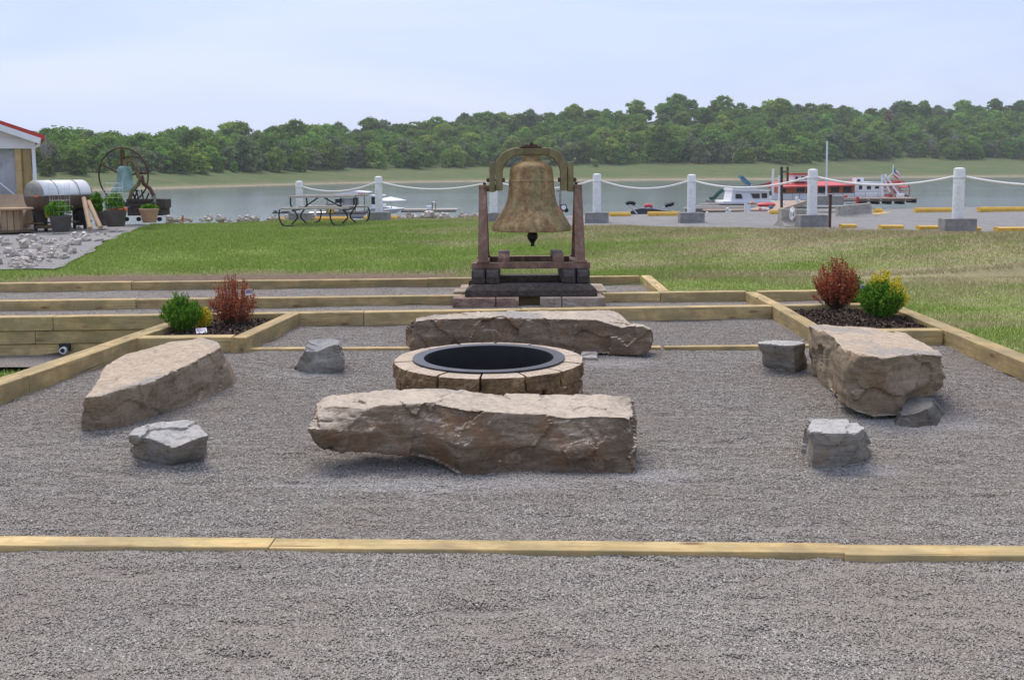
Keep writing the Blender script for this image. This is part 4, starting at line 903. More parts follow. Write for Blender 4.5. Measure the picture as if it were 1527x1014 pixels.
# ------------------------------------------------------------------ picnic table
py_ = 23.7; tz = .415
pt = thing('picnic_table', (PD(480,300,py_).x,py_,tz), 'grey plank picnic table with black bent tube legs on the grass crest', 'picnic table')
def plank(name, u0, u1, v, y, dy, thick=.045):
    a = PD(u0,v,y); b = PD(u1,v,y); mb = MB(); mb.box(a.x,y,a.z-thick,b.x,y+dy,a.z,bev=.006); return mb.build(name, M['greywood'], pt)
plank('table_top', 430,528, 292.5, py_-.35, .14); plank('table_top', 438,536, 291.5, py_-.2, .14); plank('table_top', 446,546, 290.5, py_-.04, .22)
plank('seat', 418,518, 310, py_-.85, .26); plank('seat', 445,546, 307.5, py_+.5, .26)
def smooth(pts, k=6):
    P_ = [Vector(p) for p in pts]; P_ = [P_[0]]+P_+[P_[-1]]; o = []
    for i in range(1,len(P_)-2):
        for j in range(k):
            t_ = j/k; a,b,c,d = P_[i-1:i+3]; o.append(.5*((2*b)+(c-a)*t_+(2*a-5*b+4*c-d)*t_*t_+(3*b-a-3*c+d)*t_**3))
    return o+[P_[-1]]
def leg(pts): mb = MB(); mb.tube(smooth(pts), .018, 8); mb.build('leg', M['blackiron'], pt, 60)
for (uu, s) in ((447,1),(521,1)):
    x = PD(uu,310,py_).x; zt_ = PD(uu,295,py_).z; zs = PD(uu,312,py_).z; g = tz
    def arcp(yo, dir_):
        return [(x+.28*dir_*.55,yo,zt_),(x+.30*dir_*.55,yo,zt_-.14),(x+.2*dir_*.55,yo,zt_-.27),(x+.03*dir_,yo,zt_-.38),(x+.01*dir_,yo,zs-.2),(x+.10*dir_,yo,g+.06),(x+.16*dir_,yo,g)]
    leg(arcp(py_-.25,-1)); leg(arcp(py_+.05,1))
    leg([(x-.32,py_-.7,zs+.02),(x-.34,py_-.7,g+.22),(x-.26,py_-.7,g+.02),(x,py_-.7,g+.0)]); leg([(x+.36,py_+.6,zs+.02),(x+.40,py_+.6,g+.24),(x+.34,py_+.6,g+.05),(x+.2,py_+.6,g+.0)])
    mb = MB(); mb.beam((x,py_-.8,zs),(x,py_+.75,zs),.03,.05); mb.build('cross_bar', M['blackiron'], pt)
    for dx in (1,): mb = MB(); mb.tube([(x+(.45 if uu<480 else -.6),py_,zt_),(x+(.05 if uu<480 else -.1),py_,zs)],.018,6); mb.build('brace', M['blackiron'], pt, 60)
# ------------------------------------------------------------------ left yard: gravel slope and rubble
def gpad(x,y): return ground_z(x,y)+.025+.02*fnoise((x,y,8),2,3)
g4 = poly_sheet('gravel_yard', lambda y: -24, lambda y: -7.25-(y-15.5)*.21+.15*fnoise((y,0,0),1.2,2), 15.6, 25.4, 60, 50, gpad, M['padgravel'])
protos = []
for k in range(4):
    pts_ = []; n_ = 7; rad = .07
    rngk = random.Random(k); mk = lambda z, s: [Vector((math.cos(a*6.283/n_)*rad*s*rngk.uniform(.7,1.25), math.sin(a*6.283/n_)*rad*s*rngk.uniform(.6,1.0), z*rngk.uniform(.8,1.2))) for a in range(n_)]
    o = boulder('rock', [mk(0.001,.8), mk(.045,1.1), mk(.09,.6)], M['whiterock'], 'x', .013, .012, 30+k, 'white rubble rocks', .014, cat='rock'); protos.append(o)
used = 0; rk = random.Random(5)
def place_rock(x, y, z, s, label, group):
    global used
    if used < 4: c = protos[used]
    else: c = protos[used%4].copy(); col.objects.link(c)
    used += 1; c.location = (x,y,z); c.rotation_euler = (rk.uniform(-.3,.3),rk.uniform(-.3,.3),rk.uniform(0,6.28)); c.scale = (s*rk.uniform(.8,1.3),s*rk.uniform(.8,1.2),s*rk.uniform(.7,1.2)); c['label'] = label; c['group'] = group
n_ = 0
while n_ < 165:
    u = rk.uniform(-10,195); v = rk.uniform(342,403); 
    dens = math.exp(-((u-60)/62)**2-((v-382)/20)**2)+.1+.5*math.exp(-((u-150)/35)**2-((v-351)/8)**2)
    if rk.random() > dens: continue
    z = .2; p = PZ(u,v,z)
    for _ in range(4): p = PZ(u,v,ground_z(p.x,p.y)+.03)
    if p.x > -7.4-(p.y-15.5)*.21 or p.y < 15.6: continue
    place_rock(p.x,p.y,gpad(p.x,p.y)-.03, rk.choice([.4,.5,.6,.75,.9,1.2,1.6]), 'pale limestone rock strewn on the gravel slope below the garden pots', 'white rubble rocks on the left gravel slope'); n_ += 1
for (u,v,s,l) in [(57,391,2.3,'largest brown-grey rock at the foot of the rubble slope'),(28,395,1.9,'upright pale rock at the lower left of the rubble slope')]:
    p = PZ(u,v,.15); place_rock(p.x,p.y,ground_z(p.x,p.y)-.02,s,l,None)
for i in range(130):     # riprap along the lake edge
    seg = rk.random()
    if seg < .5: u = rk.uniform(592,728); v = rk.uniform(320,324)
    else: u = rk.uniform(245,470); v = rk.uniform(324,327)
    y = rk.uniform(25.9,27.0); p = PD(u,v,y); z = ground_z(p.x,y)
    place_rock(p.x,y,max(z,PD(u,v,y).z-.06)-.03 if z > .1 else .26, rk.uniform(.7,1.9), 'white rock of the rubble along the lake edge', 'white rocks along the lake edge')
# ------------------------------------------------------------------ pavilion
yb = 24.0; gz_ = gzz(0,yb)
pv = thing('pavilion', (PD(51,222,yb).x,yb,gz_), 'white open-sided pavilion with red metal roof and clear plastic sheet wall at the left edge', 'pavilion')
e = PD(54,203,yb-.35); t0 = PD(0,184,yb-.35); sl = (t0.z-e.z)/(t0.x-e.x); rx0 = e.x-5.5
def roofp(x): return e.z+sl*(x-e.x)
P_ = [(e.x,e.z-.10),(e.x,e.z+.02),(rx0,roofp(rx0)+.02),(rx0-5.5,e.z+.02),(rx0-5.5,e.z-.10),(rx0,roofp(rx0)-.10)]
mb = MB(); mb.prism(P_,'y',yb-.35,yb+7)
for k in range(14): mb.box(e.x-5.5+.39*k+.0,yb-.3,0,e.x-5.5+.39*k+.03,yb-.29,.001)
mb.v = mb.v[:12]; mb.f = mb.f[:8]; rf = mb.build('roof', M['red'], pv)
w1 = PD(51,222,yb).x
mb = MB(); mb.prism([(w1+.03,PD(51,208,yb).z),(w1+.1,roofp(w1+.1)-.13),(rx0,roofp(rx0)-.12),(rx0-5,roofp(w1)-.12),(rx0-5,PD(51,208,yb).z)],'y',yb-.02,yb+.03); mb.build('gable', M['cleanwhite'], pv)
mb = MB(); a = PD(52,222,yb); b = PD(52,207,yb); mb.box(w1-10,yb-.05,a.z,w1+.02,yb+.07,b.z-.003); mb.build('beam', M['cleanwhite'], pv)
mb = MB(); mb.box(w1-.06,yb-.055,gz_,w1+.02,yb+.02,a.z-.002); mb.build('corner_trim', M['cleanwhite'], pv)
mb = MB(); mb.beam((e.x-.1,yb-.36,e.z-.12),(rx0,yb-.36,roofp(rx0)-.12),.03,.14); mb.build('gable_trim', M['cleanwhite'], pv)
mb = MB(); mb.tube([(w1+.08,yb-.04,b.z+.05),(w1+.12,yb-.04,b.z-.05),(w1+.1,yb-.04,b.z-.16),(w1+.0,yb-.04,b.z-.2)],.04,8); mb.build('downspout', M['cleanwhite'], pv, 50)
for (ua,ub) in ((40,47),(32,36.5)):
    mb = MB(); pb(mb,ua,222.3,ub,335,yb+.03,.14); mb.build('wooden_post', M['timber'], pv)
for yy in (27.5,30.8):
    mb = MB(); mb.box(w1-.2,yy,gz_-.6,w1-.06,yy+.14,a.z); mb.build('wooden_post', M['timber'], pv)
t = NT('clear_plastic_sheet'); nz = t.noise(t.coord('Object',(1,1,.6)), 2.2, 6, .6, 1.5)
t.out(t.ramp(nz,[(.35,(.28,.31,.33)),(.7,(.5,.53,.54))]), .3); t.b.inputs['Alpha'].default_value = .72; M['vinyl'] = t.m
vs = []; fs = []; nx, nz_ = 24, 16; A_ = PD(-60,300,yb+.1); B_ = PD(39,222,yb+.1); C_ = PD(39,300,yb+.1)
for i in range(nx+1):
    for j in range(nz_+1):
        x = A_.x+(B_.x-A_.x)*i/nx; z = C_.z+(B_.z-C_.z)*j/nz_; vs.append((x, yb+.1+.03*math.sin(x*3+z*2.5)+.015*math.sin(x*9-z*7), z))
for i in range(nx):
    for j in range(nz_): k = i*(nz_+1)+j; fs.append((k,k+nz_+1,k+nz_+2,k+1))
mkobj('plastic_sheet', vs, fs, M['vinyl'], pv, 180)
for k in range(2):
    mb = MB(); a0 = PD(-5+k*-22,262+k*18,yb+.02); b0 = PD(30-k*10,294,yb+.02); mb.beam(a0,b0,.01,.035); mb.build('sheet_strap', M['cleanwhite'], pv)
mb = MB(); pb(mb,-80,294,40,338,yb+.05,.03); mb.build('lower_panel', M['plytan'], pv)
mb = MB(); mb.box(w1-10,yb+6.5,gz_-.5,w1-.1,yb+6.6,a.z); mb.build('back_wall', M['cleanwhite'], pv); pv.rotation_euler = (0,0,R(27))
# ------------------------------------------------------------------ yard things
def pot(u0,u1,v0,v1,y,mat,label,taper=.78,rim=True):
    a = PD(u0,v1,y); b = PD(u1,v0,y); c = ((a.x+b.x)/2,y); r_ = (b.x-a.x)/2; h = b.z-a.z; z0 = a.z
    t_ = thing('plant_pot',(c[0],c[1],z0),label,'plant pot'); mb = MB()
    mb.lathe([(r_*taper*.97,z0),(r_*taper,z0+.01),(r_*.95,z0+h*.82),(r_,z0+h*.83),(r_*1.02,z0+h*.98),(r_*.93,z0+h),(r_*.9,z0+h*.85),(0,z0+h*.84)],(c[0],c[1],0),24); mb.build('pot_body',M[mat],t_,40)
    mb = MB(); mb.lathe([(r_*.885,z0+h*.86),(0,z0+h*.88)],(c[0],c[1],0),20,cap=False); mb.build('soil',M['mulch'],t_,40)
    return t_, Vector((c[0],c[1],z0+h*.88)), r_
def leafy(parent, c, w, h, n, ls, mat, seed, dy=None, name='foliage'):
    rg = np.random.default_rng(seed); L_ = []; dy = dy or w
    for i in range(n):
        d = Vector(rg.normal(0,1,3)).normalized(); r_ = rg.random()**.45; p = Vector((c[0]+d.x*w/2*r_, c[1]+d.y*dy/2*r_, c[2]+h/2+d.z*h/2*r_*(1 if d.z>0 else .9)))
        p += Vector((fnoise(p,6,2),fnoise(p+Vector((9,0,0)),6,2),0))*w*.13
        a1 = Vector(rg.normal(0,1,3)).normalized(); a2 = a1.cross(Vector(rg.normal(0,1,3)).normalized()).normalized(); s = ls*(.6+.8*rg.random())
        L_ += [p-a1*s-a2*s*.4, p+a1*s-a2*s*.4, p+a1*s+a2*s*.4, p-a1*s+a2*s*.4]
    off = np.array(WO[parent]) if parent is not None else np.zeros(3)
    o = fastmesh(name, np.array([tuple(q) for q in L_])-off, 4, M[mat]); col.objects.link(o); o.parent = parent; return o
def cage(parent, c, r_, z0, z1):
    mb = MB()
    for k in range(10): a = k*.6283; mb.tube([(c[0]+r_*math.cos(a),c[1]+r_*math.sin(a),z0),(c[0]+r_*1.1*math.cos(a),c[1]+r_*1.1*math.sin(a),z1)],.0025,4)
    for j in range(6):
        z = z0+(z1-z0)*(j+1)/6; mb.tube([(c[0]+r_*1.06*math.cos(a*.3927),c[1]+r_*1.06*math.sin(a*.3927),z) for a in range(17)],.0025,4,False)
    mb.build('wire_cage', M['alu'], parent)
t_,c,r_ = pot(76,106,321,346,21.8,'potdark','brown plastic pot with bushy green plant in a wire cage, nearest the gravel slope'); leafy(t_,c-Vector((.05,0,.03)),.56,.4,900,.03,'leafbush',1); cage(t_,c,r_*.85,c.z,c.z+.75)
t_,c,r_ = pot(50,71,315,338,22.8,'potdark','dark pot standing under the left end of the barrel smoker')
t_,c,r_ = pot(157,188,313,338,22.4,'potdark','large brown pot with green leaves and orange and pink flowers'); leafy(t_,c-Vector((.02,0,.03)),.46,.46,800,.03,'leafbush',2); leafy(t_,c+Vector((.02,-.12,-.02)),.34,.12,120,.022,'petal',3,.15,'flowers'); leafy(t_,c+Vector((.22,-.05,0)),.12,.12,60,.022,'petal',4,None,'flowers'); cage(t_,c+Vector((-.03,0,0)),r_*.8,c.z,c.z+.65)
t_,c,r_ = pot(141,161,316,337,23.2,'potdark','dark pot with tall green plant half hidden behind the two leaning wooden posts'); leafy(t_,c-Vector((.1,0,.1)),.3,.6,700,.035,'leafbush',5)
t_,c,r_ = pot(209,236,311,332,23.2,'terracotta','terracotta pot with a low mound of green leaves in front of the bell cart',.7); leafy(t_,c-Vector((0,0,.05)),.40,.20,500,.028,'leafbush',6)
t_ = thing('garden_plant', tuple(PD(73,326,22.2)), 'small yellow flowering plant beside the front brown pot', 'plant'); leafy(t_,PD(73,326,22.2),.13,.2,120,.03,'leafyel',7)
t_,c,r_ = pot(113,127,313,336,23.3,'black','black bucket under the right end of the barrel smoker',.9)
for (a,b,l) in (((125,296),(134,341),'round wooden post leaning on the right end of the smoker'),((132,301),(150,340),'lighter wooden post leaning beside the round one')):
    A_ = PD(*a,22.9); B_ = PD(*b,22.0); mb = MB(); mb.tube([B_,A_],.052,14); o = mb.build('wooden_post', M['plytan'], None, 40); tag(o,l,'post')
# barrel smoker
ys_ = 23.0; c = PD(88,292,ys_); ang = R(58); ax = Vector((math.cos(ang),math.sin(ang),0)); sd = Vector((-ax.y,ax.x,0)); rr = .36; hl = .60
sm_ = thing('barrel_smoker', (c.x,c.y,gz_), 'big horizontal tank smoker with white lid and brown lower half behind the pots', 'smoker')
def halftank(a0,a1,name,mat,e_=0):
    vs = []; fs = []; n_ = 20
    for s_ in (-1,1):
        for k in range(n_+1): a = a0+(a1-a0)*k/n_; vs.append(c+ax*hl*s_+sd*rr*(1+e_)*math.cos(a)+Vector((0,0,rr*(1+e_)*math.sin(a))))
    for k in range(n_): fs.append((k,k+1,n_+2+k,n_+1+k))
    o = mkobj(name,vs,fs,M[mat],sm_,60); md = o.modifiers.new('s','SOLIDIFY'); md.thickness = .02; return o
halftank(.02,math.pi-.02,'lid','cleanwhite',.01); halftank(math.pi,2*math.pi,'tank_bottom','tankbrown')
for s_ in (-1,1):
    for (n_,a0,a1,mt) in (('upper_end',0,math.pi,'galv'),('lower_end',math.pi,2*math.pi,'tankbrown')):
        vs = []; fs = []; na, nr = 16, 5
        for j in range(nr+1):
            f = j/nr; r_ = rr*math.cos(f*math.pi/2*.999); d = .16*math.sin(f*math.pi/2)
            for k in range(na+1): a = a0+(a1-a0)*k/na; vs.append(c+ax*s_*(hl+d)+sd*r_*math.cos(a)+Vector((0,0,r_*math.sin(a))))
        for j in range(nr):
            for k in range(na): i0 = j*(na+1)+k; fs.append((i0,i0+1,i0+na+2,i0+na+1))
        mkobj(n_,vs,fs,M[mt],sm_,60)
mb = MB(); mb.beam(c-ax*.6-sd*rr+Vector((0,0,.0)),c+ax*.6-sd*rr+Vector((0,0,.0)),.03,.03); mb.build('hinge_rail',M['tankbrown'],sm_)
for q in (-.25,.3):
    mb = MB(); mb.tube([c+ax*q+sd*(rr+.012)*math.cos(a*.1745)+Vector((0,0,(rr+.012)*math.sin(a*.1745))) for a in range(0,19)],.008,5); mb.build('lid_rib',M['galv'],sm_)
mb = MB(); mb.tube([c-ax*(hl+.1)-sd*.3,c-ax*(hl+.2)-sd*.32],.025,8); mb.build('handle',M['orange'],sm_)
for s_ in (-1,1):
    for s2 in (-1,1):
        p0 = c+ax*.5*s_+sd*.2*s2; mb = MB(); mb.beam(Vector((p0.x,p0.y,gz_)),Vector((p0.x,p0.y,c.z-rr*.8)),.06,.06); mb.build('leg',M['blackiron'],sm_)
mb = MB(); mb.beam(c-ax*.7+Vector((0,0,-.62)),c+ax*.7+Vector((0,0,-.62)),.4,.03); mb.build('lower_shelf',M['oldwood'],sm_)
# cable spool table, panel, barrel
y = 21.9; c = PD(17,311,y); zg = PD(17,346,y).z
sp_ = thing('cable_spool', (c.x,y,zg), 'wooden cable spool standing upright as a table at the left edge', 'cable spool')
for (z0,z1,nm,mt) in ((c.z-.03,c.z+.015,'top_disc','plytan'),(zg,zg+.045,'bottom_disc','oldwood')):
    mb = MB(); mb.lathe([(.44,z0),(.45,z0+.01),(.45,z1-.005),(.44,z1)],(c.x,y,0),36); mb.build(nm,M[mt],sp_,40)
for k in range(10):
    a = k*.6283; mb = MB(); Mx = Matrix.Translation((c.x+.2*math.cos(a),y+.2*math.sin(a),0))@Matrix.Rotation(a,4,'Z'); mb.box(-.012,-.058,zg+.046,.012,.058,c.z-.031,Mx); mb.build('stave',M['plytan'],sp_)
mb = MB(); a,b,c2,d = PD(-30,290,23.2),PD(33,290,23.2),PD(43,312,22.9),PD(-30,312,22.9); 
o = mb.add([a,b,c2,d]+[q+Vector((0,.03,.0)) for q in (a,b,c2,d)],[(0,1,2,3),(7,6,5,4),(0,4,5,1),(1,5,6,2),(2,6,7,3),(3,7,4,0)]).build('plywood_panel',M['plytan']); tag(o,'tan plywood sheet leaning behind the cable spool','plywood')
a = PD(-4,325,22.9); b = PD(43,325,22.9); mb = MB(); mb.tube([(a.x,22.9,a.z),(a.x+.06,22.9,a.z),(b.x-.06,22.9,b.z),(b.x,22.9,b.z)],lambda t_: .24 if .1<t_<.9 else .2,24); tag(mb.build('wooden_barrel',M['plytan'],None,40),'tan barrel lying on its side behind the cable spool','barrel')
mb = MB(); a = PD(52,341,22.3); mb.box(a.x,22.3,a.z,a.x+.45,22.6,a.z+.07); tag(mb.build('wood_block',M['oldwood'],None),'brown scrap wood lying under the smoker','wood')
# old bell with flywheel on a cart
yc = 25.0; g0 = PD(215,329,yc).z; ctr = PD(218,329,yc)
ct = thing('bell_cart', (ctr.x,yc,g0), 'dark wooden trolley on small castors carrying the old green bell', 'trolley')
mb = MB(); pb(mb,188,297,228,302,yc-.3,.55,.01); pb(mb,186,302,236,309,yc-.28,.5,.02); pb(mb,190,309,243,322,yc-.26,.5,.02); mb.build('timber_deck',M['tie'],ct)
mb = MB(); pb(mb,236,297,246,311,yc-.3,.45,.02); mb.build('end_block',M['tie'],ct)
for u in (189,207,238):
    mb = MB(); p = PD(u,327,yc-.2); mb.tube([(p.x,yc-.23,p.z+.0),(p.x,yc-.18,p.z+.0)],.055,14); mb.build('castor',M['blackiron'],ct,40)
ob = thing('old_bell', tuple(PD(187,286,yc)), 'pale green verdigris bell on the trolley in front of the rusty flywheel', 'bell')
c = PD(187,286,yc); kk = yc/FPX
mb = MB(); mb.lathe([(r_*kk,c.z+h*kk) for r_,h in ((20,0),(20.5,1.5),(18,5),(14,12),(11.5,20),(10.2,28),(9.8,33),(8,36.5),(4,38),(0,38.3))],(c.x,yc,0),40); mb.build('bell_body',M['verdigris'],ob,40)
mb = MB(); pts_ = [PD(u,v,yc) for u,v in ((186,243),(192,239),(199,241),(203,248),(206,258),(207,266))]; mb.tube(pts_,.055,10); mb.tube([PD(187,248,yc),PD(187,238,yc)],.07,10); mb.build('yoke',M['yoke'],ob,50)
mb = MB(); a = PD(204,259,yc); mb.tube([PD(201,259,yc),PD(220,258,yc)],.035,10); pb(mb,180,233.5,206,235.5,yc-.06,.12); pb(mb,180,224,184,250,yc-.04,.08); mb.build('axle_bracket',M['rustdark'],ob,40)
for sg in (((211,262),(206,275),(197,285),(193,298)),((211,262),(214,274),(224,282),(229,292))):
    mb = MB(); mb.tube([PD(u,v,yc-.25) for u,v in sg],.05,8); mb.build('stand_leg',M['yoke' if sg[3][0]<200 else 'rustdark'],ob,50)
mb = MB(); mb.beam(PD(229,288,yc-.25),PD(230,308,yc-.25),.1,.05); mb.build('prop_plate',M['galv'],ob)
for sg in (((200,298),(205,284)),((207,298),(203,283)),((214,298),(211,283)),((218,298),(222,288))):
    mb = MB(); mb.tube([PD(u,v,yc-.15) for u,v in sg],.018,6); mb.build('linkage',M['blackiron'],ob)
fw = PD(184,262,yc+.12); fo = thing('flywheel', tuple(PD(184,303,yc+.12)), 'large thin rusty flywheel standing behind the old green bell', 'flywheel')
xa = Vector((math.cos(R(-12)),math.sin(R(-12)),0)); mb = MB(); mb.tube([fw+xa*.70*math.cos(k*math.pi/24)+Vector((0,0,.70*math.sin(k*math.pi/24))) for k in range(49)],.021,8,False); mb.build('rim',M['rustdark'],fo,60)
for a in (.1,1.6,2.7,4.1,5.2):
    mb = MB(); mb.tube([fw,fw+xa*.70*math.cos(a)+Vector((0,0,.70*math.sin(a)))],.022,6); mb.build('spoke',M['rustdark'],fo)
mb = MB(); mb.tube([fw-Vector((0,.1,0)),fw+Vector((0,.1,0))],.07,12); mb.build('hub',M['rustdark'],fo)
mb = MB(); p = PD(273,331,25.2); mb.lathe([(.05,0),(.03,.05),(.02,.16),(0,.2)],(p.x,p.y,p.z),10); tag(mb.build('marker_flame_light',M['orange']),'tiny orange and yellow marker on the rocks at the lake edge','marker')
# ------------------------------------------------------------------ parking lot odds and ends
def jersey(u0,u1,v0,v1,y,tilt,label,mat='palecon',rz=0):
    a = PD(u0,v1,y); b = PD(u1,v0,y); L_ = b.x-a.x; H_ = b.z-a.z; t_ = thing('concrete_barrier',((a.x+b.x)/2,y,a.z),label,'concrete barrier')
    vs = []; P_ = [(-.28,0),(-.28,.14),(-.1,.4),(-.09,1),(.09,1),(.1,.4),(.28,.14),(.28,0)]; Mx = Matrix.Translation(((a.x+b.x)/2,y,a.z))@Matrix.Rotation(tilt,4,'Y')@Matrix.Rotation(rz,4,'Z')
    mb = MB(); mb.prism([(p,q*H_) for p,q in P_],'x',-L_/2,L_/2); mb.v = [tuple(Mx@Vector(q)) for q in mb.v]; mb.build('barrier_body',M[mat],t_)
    for s_ in (-.12,.2):
        mb = MB(); mb.box(s_*L_,-.283,.0,s_*L_+.12,-.2,.06,Mx); mb.build('fork_slot',M['black'],t_)
jersey(1249,1299,305,329,22.8,R(-5),'tilted pale concrete barrier with fork slots right of the dark iron post')
jersey(1161,1200,312,341,19.6,R(2),'pale concrete barrier block at the left of the paddle boat rope post',rz=R(6))
mb = MB(); pb(mb,1219,292,1259,306,24.8,.5,.02); tag(mb.build('concrete_slab_block',M['concrete']),'grey concrete box on the kerb in front of the paddle boat','concrete block')
ip = thing('iron_post', tuple(PD(1238.5,338,18.6)), 'dark brown iron post standing at the lawn edge', 'post'); mb = MB(); pb(mb,1236.2,292,1240.8,340,18.6,.06,.005); mb.build('post_body',M['rustdark'],ip); mb = MB(); pb(mb,1235.8,290.5,1241.2,292.2,18.59,.08); mb.build('post_cap',M['blackiron'],ip)
mb = MB(); 
for k in range(5):
    cc = PD(1181,328,18.9); r_ = .085-.01*k; mb.tube([cc+Vector((r_*.55*math.cos(a*.26),-.03*k+.02*math.sin(a),r_*1.5*math.sin(a*.26)+.12)) for a in range(25)],.009,5,False)
tag(mb.build('coiled_hose',M['white'],None,60),'coil of white hose leaning on the block of the paddle boat rope post','hose')
# red pump with round dial
y = 24.6; c = PD(838,320,y); pm_ = thing('air_pump', (c.x,y,c.z-.1), 'red pump with a round white dial seen behind the bell rim', 'pump')
mb = MB(); mb.beam(PD(835,322,y),PD(838,309,y),.2,.12,.02); mb.build('pump_body',M['pinkred'],pm_)
mb = MB(); p = PD(840.5,309.5,y-.1); mb.tube([p,p+Vector((0,.06,0))],.085,20); mb.build('dial_case',M['black'],pm_,40); mb = MB(); mb.tube([p+Vector((0,-.004,0)),p],.062,20); mb.build('dial_face',M['cleanwhite'],pm_,40)
mb = MB(); p = PD(844.5,314,y-.06); mb.tube([p,p+Vector((0,.05,0))],.055,16); mb.build('small_dial',M['black'],pm_,40)
mb = MB(); mb.tube([PD(835,318,y),PD(835.5,284,y)],.03,8); mb.tube([PD(830,284,y),PD(838,284,y)],.025,8); mb.build('pump_post',M['galv'],pm_)
# ------------------------------------------------------------------ lake
t = NT('lake_water'); co = t.coord('World',(1,.55,1)); n1 = t.noise(co, 1.1, 4, .55, .4); n2 = t.noise(co, 3.8, 3, .5); n3 = t.noise(t.coord('World',(.6,1.4,1)), .035, 3, .5)
h = t.math('ADD', n1, t.math('MULTIPLY', n2, .4)); bp = t.n('ShaderNodeBump'); bp.inputs['Distance'].default_value = .13; t.l(h, bp.inputs['Height']); t.l(t.math('MULTIPLY', t.ramp(n3,[(.3,(.45,)*3),(.7,(1,)*3)]), .5), bp.inputs['Strength'])
t.out((.13,.155,.155), .12, 0, bp.outputs[0], .5); M['water'] = t.m
WZ = -1.85
mb = MB(); mb.add([(-900,27.5,WZ),(900,27.5,WZ),(900,800,WZ),(-900,800,WZ)],[(0,1,2,3)]); tag(mb.build('lake', M['water'], None, None, (0,0,0)), kind='structure')
# ------------------------------------------------------------------ marina
def part(t_, name, mat, boxes, y, dy, bev=0, sm=None):
    mb = MB()
    for b in boxes: pb(mb, *b[:4], y+(b[4] if len(b)>4 else 0), b[5] if len(b)>5 else dy, bev)
    return mb.build(name, M[mat], t_, sm)
def floats(t_, xs, y, dy, v0, v1):
    for u in xs: part(t_, 'float', 'black', [(u,v0,u+5,v1)], y, dy)
Y = 88.0
pd_ = thing('paddle_boat', (PD(1250,310,Y).x,Y,WZ), 'red roofed orange and white paddle wheel tour boat moored at the dock', 'paddle boat')
part(pd_,'hull','cleanwhite',[(1150,288,1316,299)],Y,4.2,.1)
part(pd_,'cabin','orange',[(1166,275,1273.5,288)],Y+.3,3.6)
for (a,b) in ((1163,1172),(1188,1200),(1203,1208),(1221,1234),(1239,1252),(1257,1270)): part(pd_,'window','darkglass',[(a,278.5,b,287)],Y+.26,.05)
P_ = PD(1146,281,Y); Q_ = PD(1275,273,Y); 
mb = MB(); a,b = PD(1146,279,Y-.5),PD(1275,275.5,Y-.5); a2,b2 = PD(1153,270.5,Y+2),PD(1275,270.5,Y+2); mb.add([a,b,b2,a2,a-Vector((0,0,.12)),b-Vector((0,0,.12)),b2-Vector((0,0,.12)),a2-Vector((0,0,.12)),a+Vector((0,5,0)),b+Vector((0,5,0))],[(0,1,2,3),(3,2,9,8),(7,6,5,4),(0,4,5,1)]); mb.build('main_roof',M['pinkred'],pd_)
part(pd_,'pilot_house','cleanwhite',[(1182,261,1206,271)],Y+1,2)
part(pd_,'pilot_window','darkglass',[(1186,263.5,1190,268)],Y+.96,.05); part(pd_,'pilot_window','darkglass',[(1195,263.5,1203,268)],Y+.96,.05)
part(pd_,'pilot_roof','red',[(1181,258.5,1207,261)],Y+.8,2.4)
part(pd_,'aft_cabin','cleanwhite',[(1274,272,1315,297)],Y+.1,3.6)
for (a,b,c_,d) in ((1281,277,1286,282.5),(1293,276.5,1299,282.5),(1305,276.5,1311,281.5)): part(pd_,'window','darkglass',[(a,b,c_,d)],Y+.05,.06)
part(pd_,'roof_box','cleanwhite',[(1276.5,265.5,1288,272)],Y+1,1); part(pd_,'box_window','darkglass',[(1278.5,267.5,1283,271)],Y+.95,.06)
for u in (1182,1192,1217,1229,1243,1256,1274,1290,1309): part(pd_,'rail_post','galv',[(u,286,u+.7,297)],Y-.35,.06)
part(pd_,'guard_rail','galv',[(1160,287.5,1275,288.4)],Y-.35,.06); part(pd_,'guard_rail','galv',[(1275,285.5,1310,286.3)],Y-.35,.06)
w0 = PD(1335,285,Y+1.5); mb = MB(); kx = Y/FPX
for xo in (-.0,):
    for k in range(12):
        a = k*math.pi/6; d = Vector((math.cos(a),0,math.sin(a))); mb.beam(w0,w0+d*.92,.05,.05); e_ = w0+d*.78; tdir = Vector((-d.z,0,d.x)); mb.box(-.16,-1.1,-.02,.16,1.1,.02,Matrix(((d.x,0,tdir.x,e_.x),(0,1,0,e_.y),(d.z,0,tdir.z,e_.z),(0,0,0,1))))
    for yy in (-1.1,1.1): mb.tube([w0+Vector((.9*math.cos(k*.2618),yy,.9*math.sin(k*.2618))) for k in range(25)],.04,5,False)
mb.build('paddle_wheel',M['red'],pd_)
for (a,b) in (((1316,261.5),(1327,287)),((1320,261),(1341,291)),((1315.5,261),(1316,296))): mb = MB(); mb.beam(PD(*a,Y-.2),PD(*b,Y-.2),.14,.14); mb.build('wheel_brace',M['cleanwhite'],pd_)
part(pd_,'tub','cleanwhite',[(1340,289,1349,295)],Y-.6,.6,.05)
mb = MB(); mb.tube([PD(1323,266,Y+.8),PD(1332,258,Y+.8),PD(1332.2,246,Y+.8)],.05,6); mb.build('flag_pole',M['cleanwhite'],pd_)
mb = MB(); a = PD(1333,250,Y+.8); vs=[];fs=[]
for i in range(7):
    for j in range(5): vs.append(a+Vector((i*.09,.12*math.sin(i*1.2),-j*.19-.09*i)))
for i in range(6):
    for j in range(4): k=i*5+j; fs.append((k,k+5,k+6,k+1))
fl = mkobj('flag',vs,fs,M['cleanwhite'],pd_,60); fl.data.materials.append(M['pinkred']); fl.data.materials.append(M['blue'])
for f_ in fl.data.polygons: f_.material_index = 2 if (f_.index<8 and f_.index%4<2) else (1 if f_.index%2 else 0)
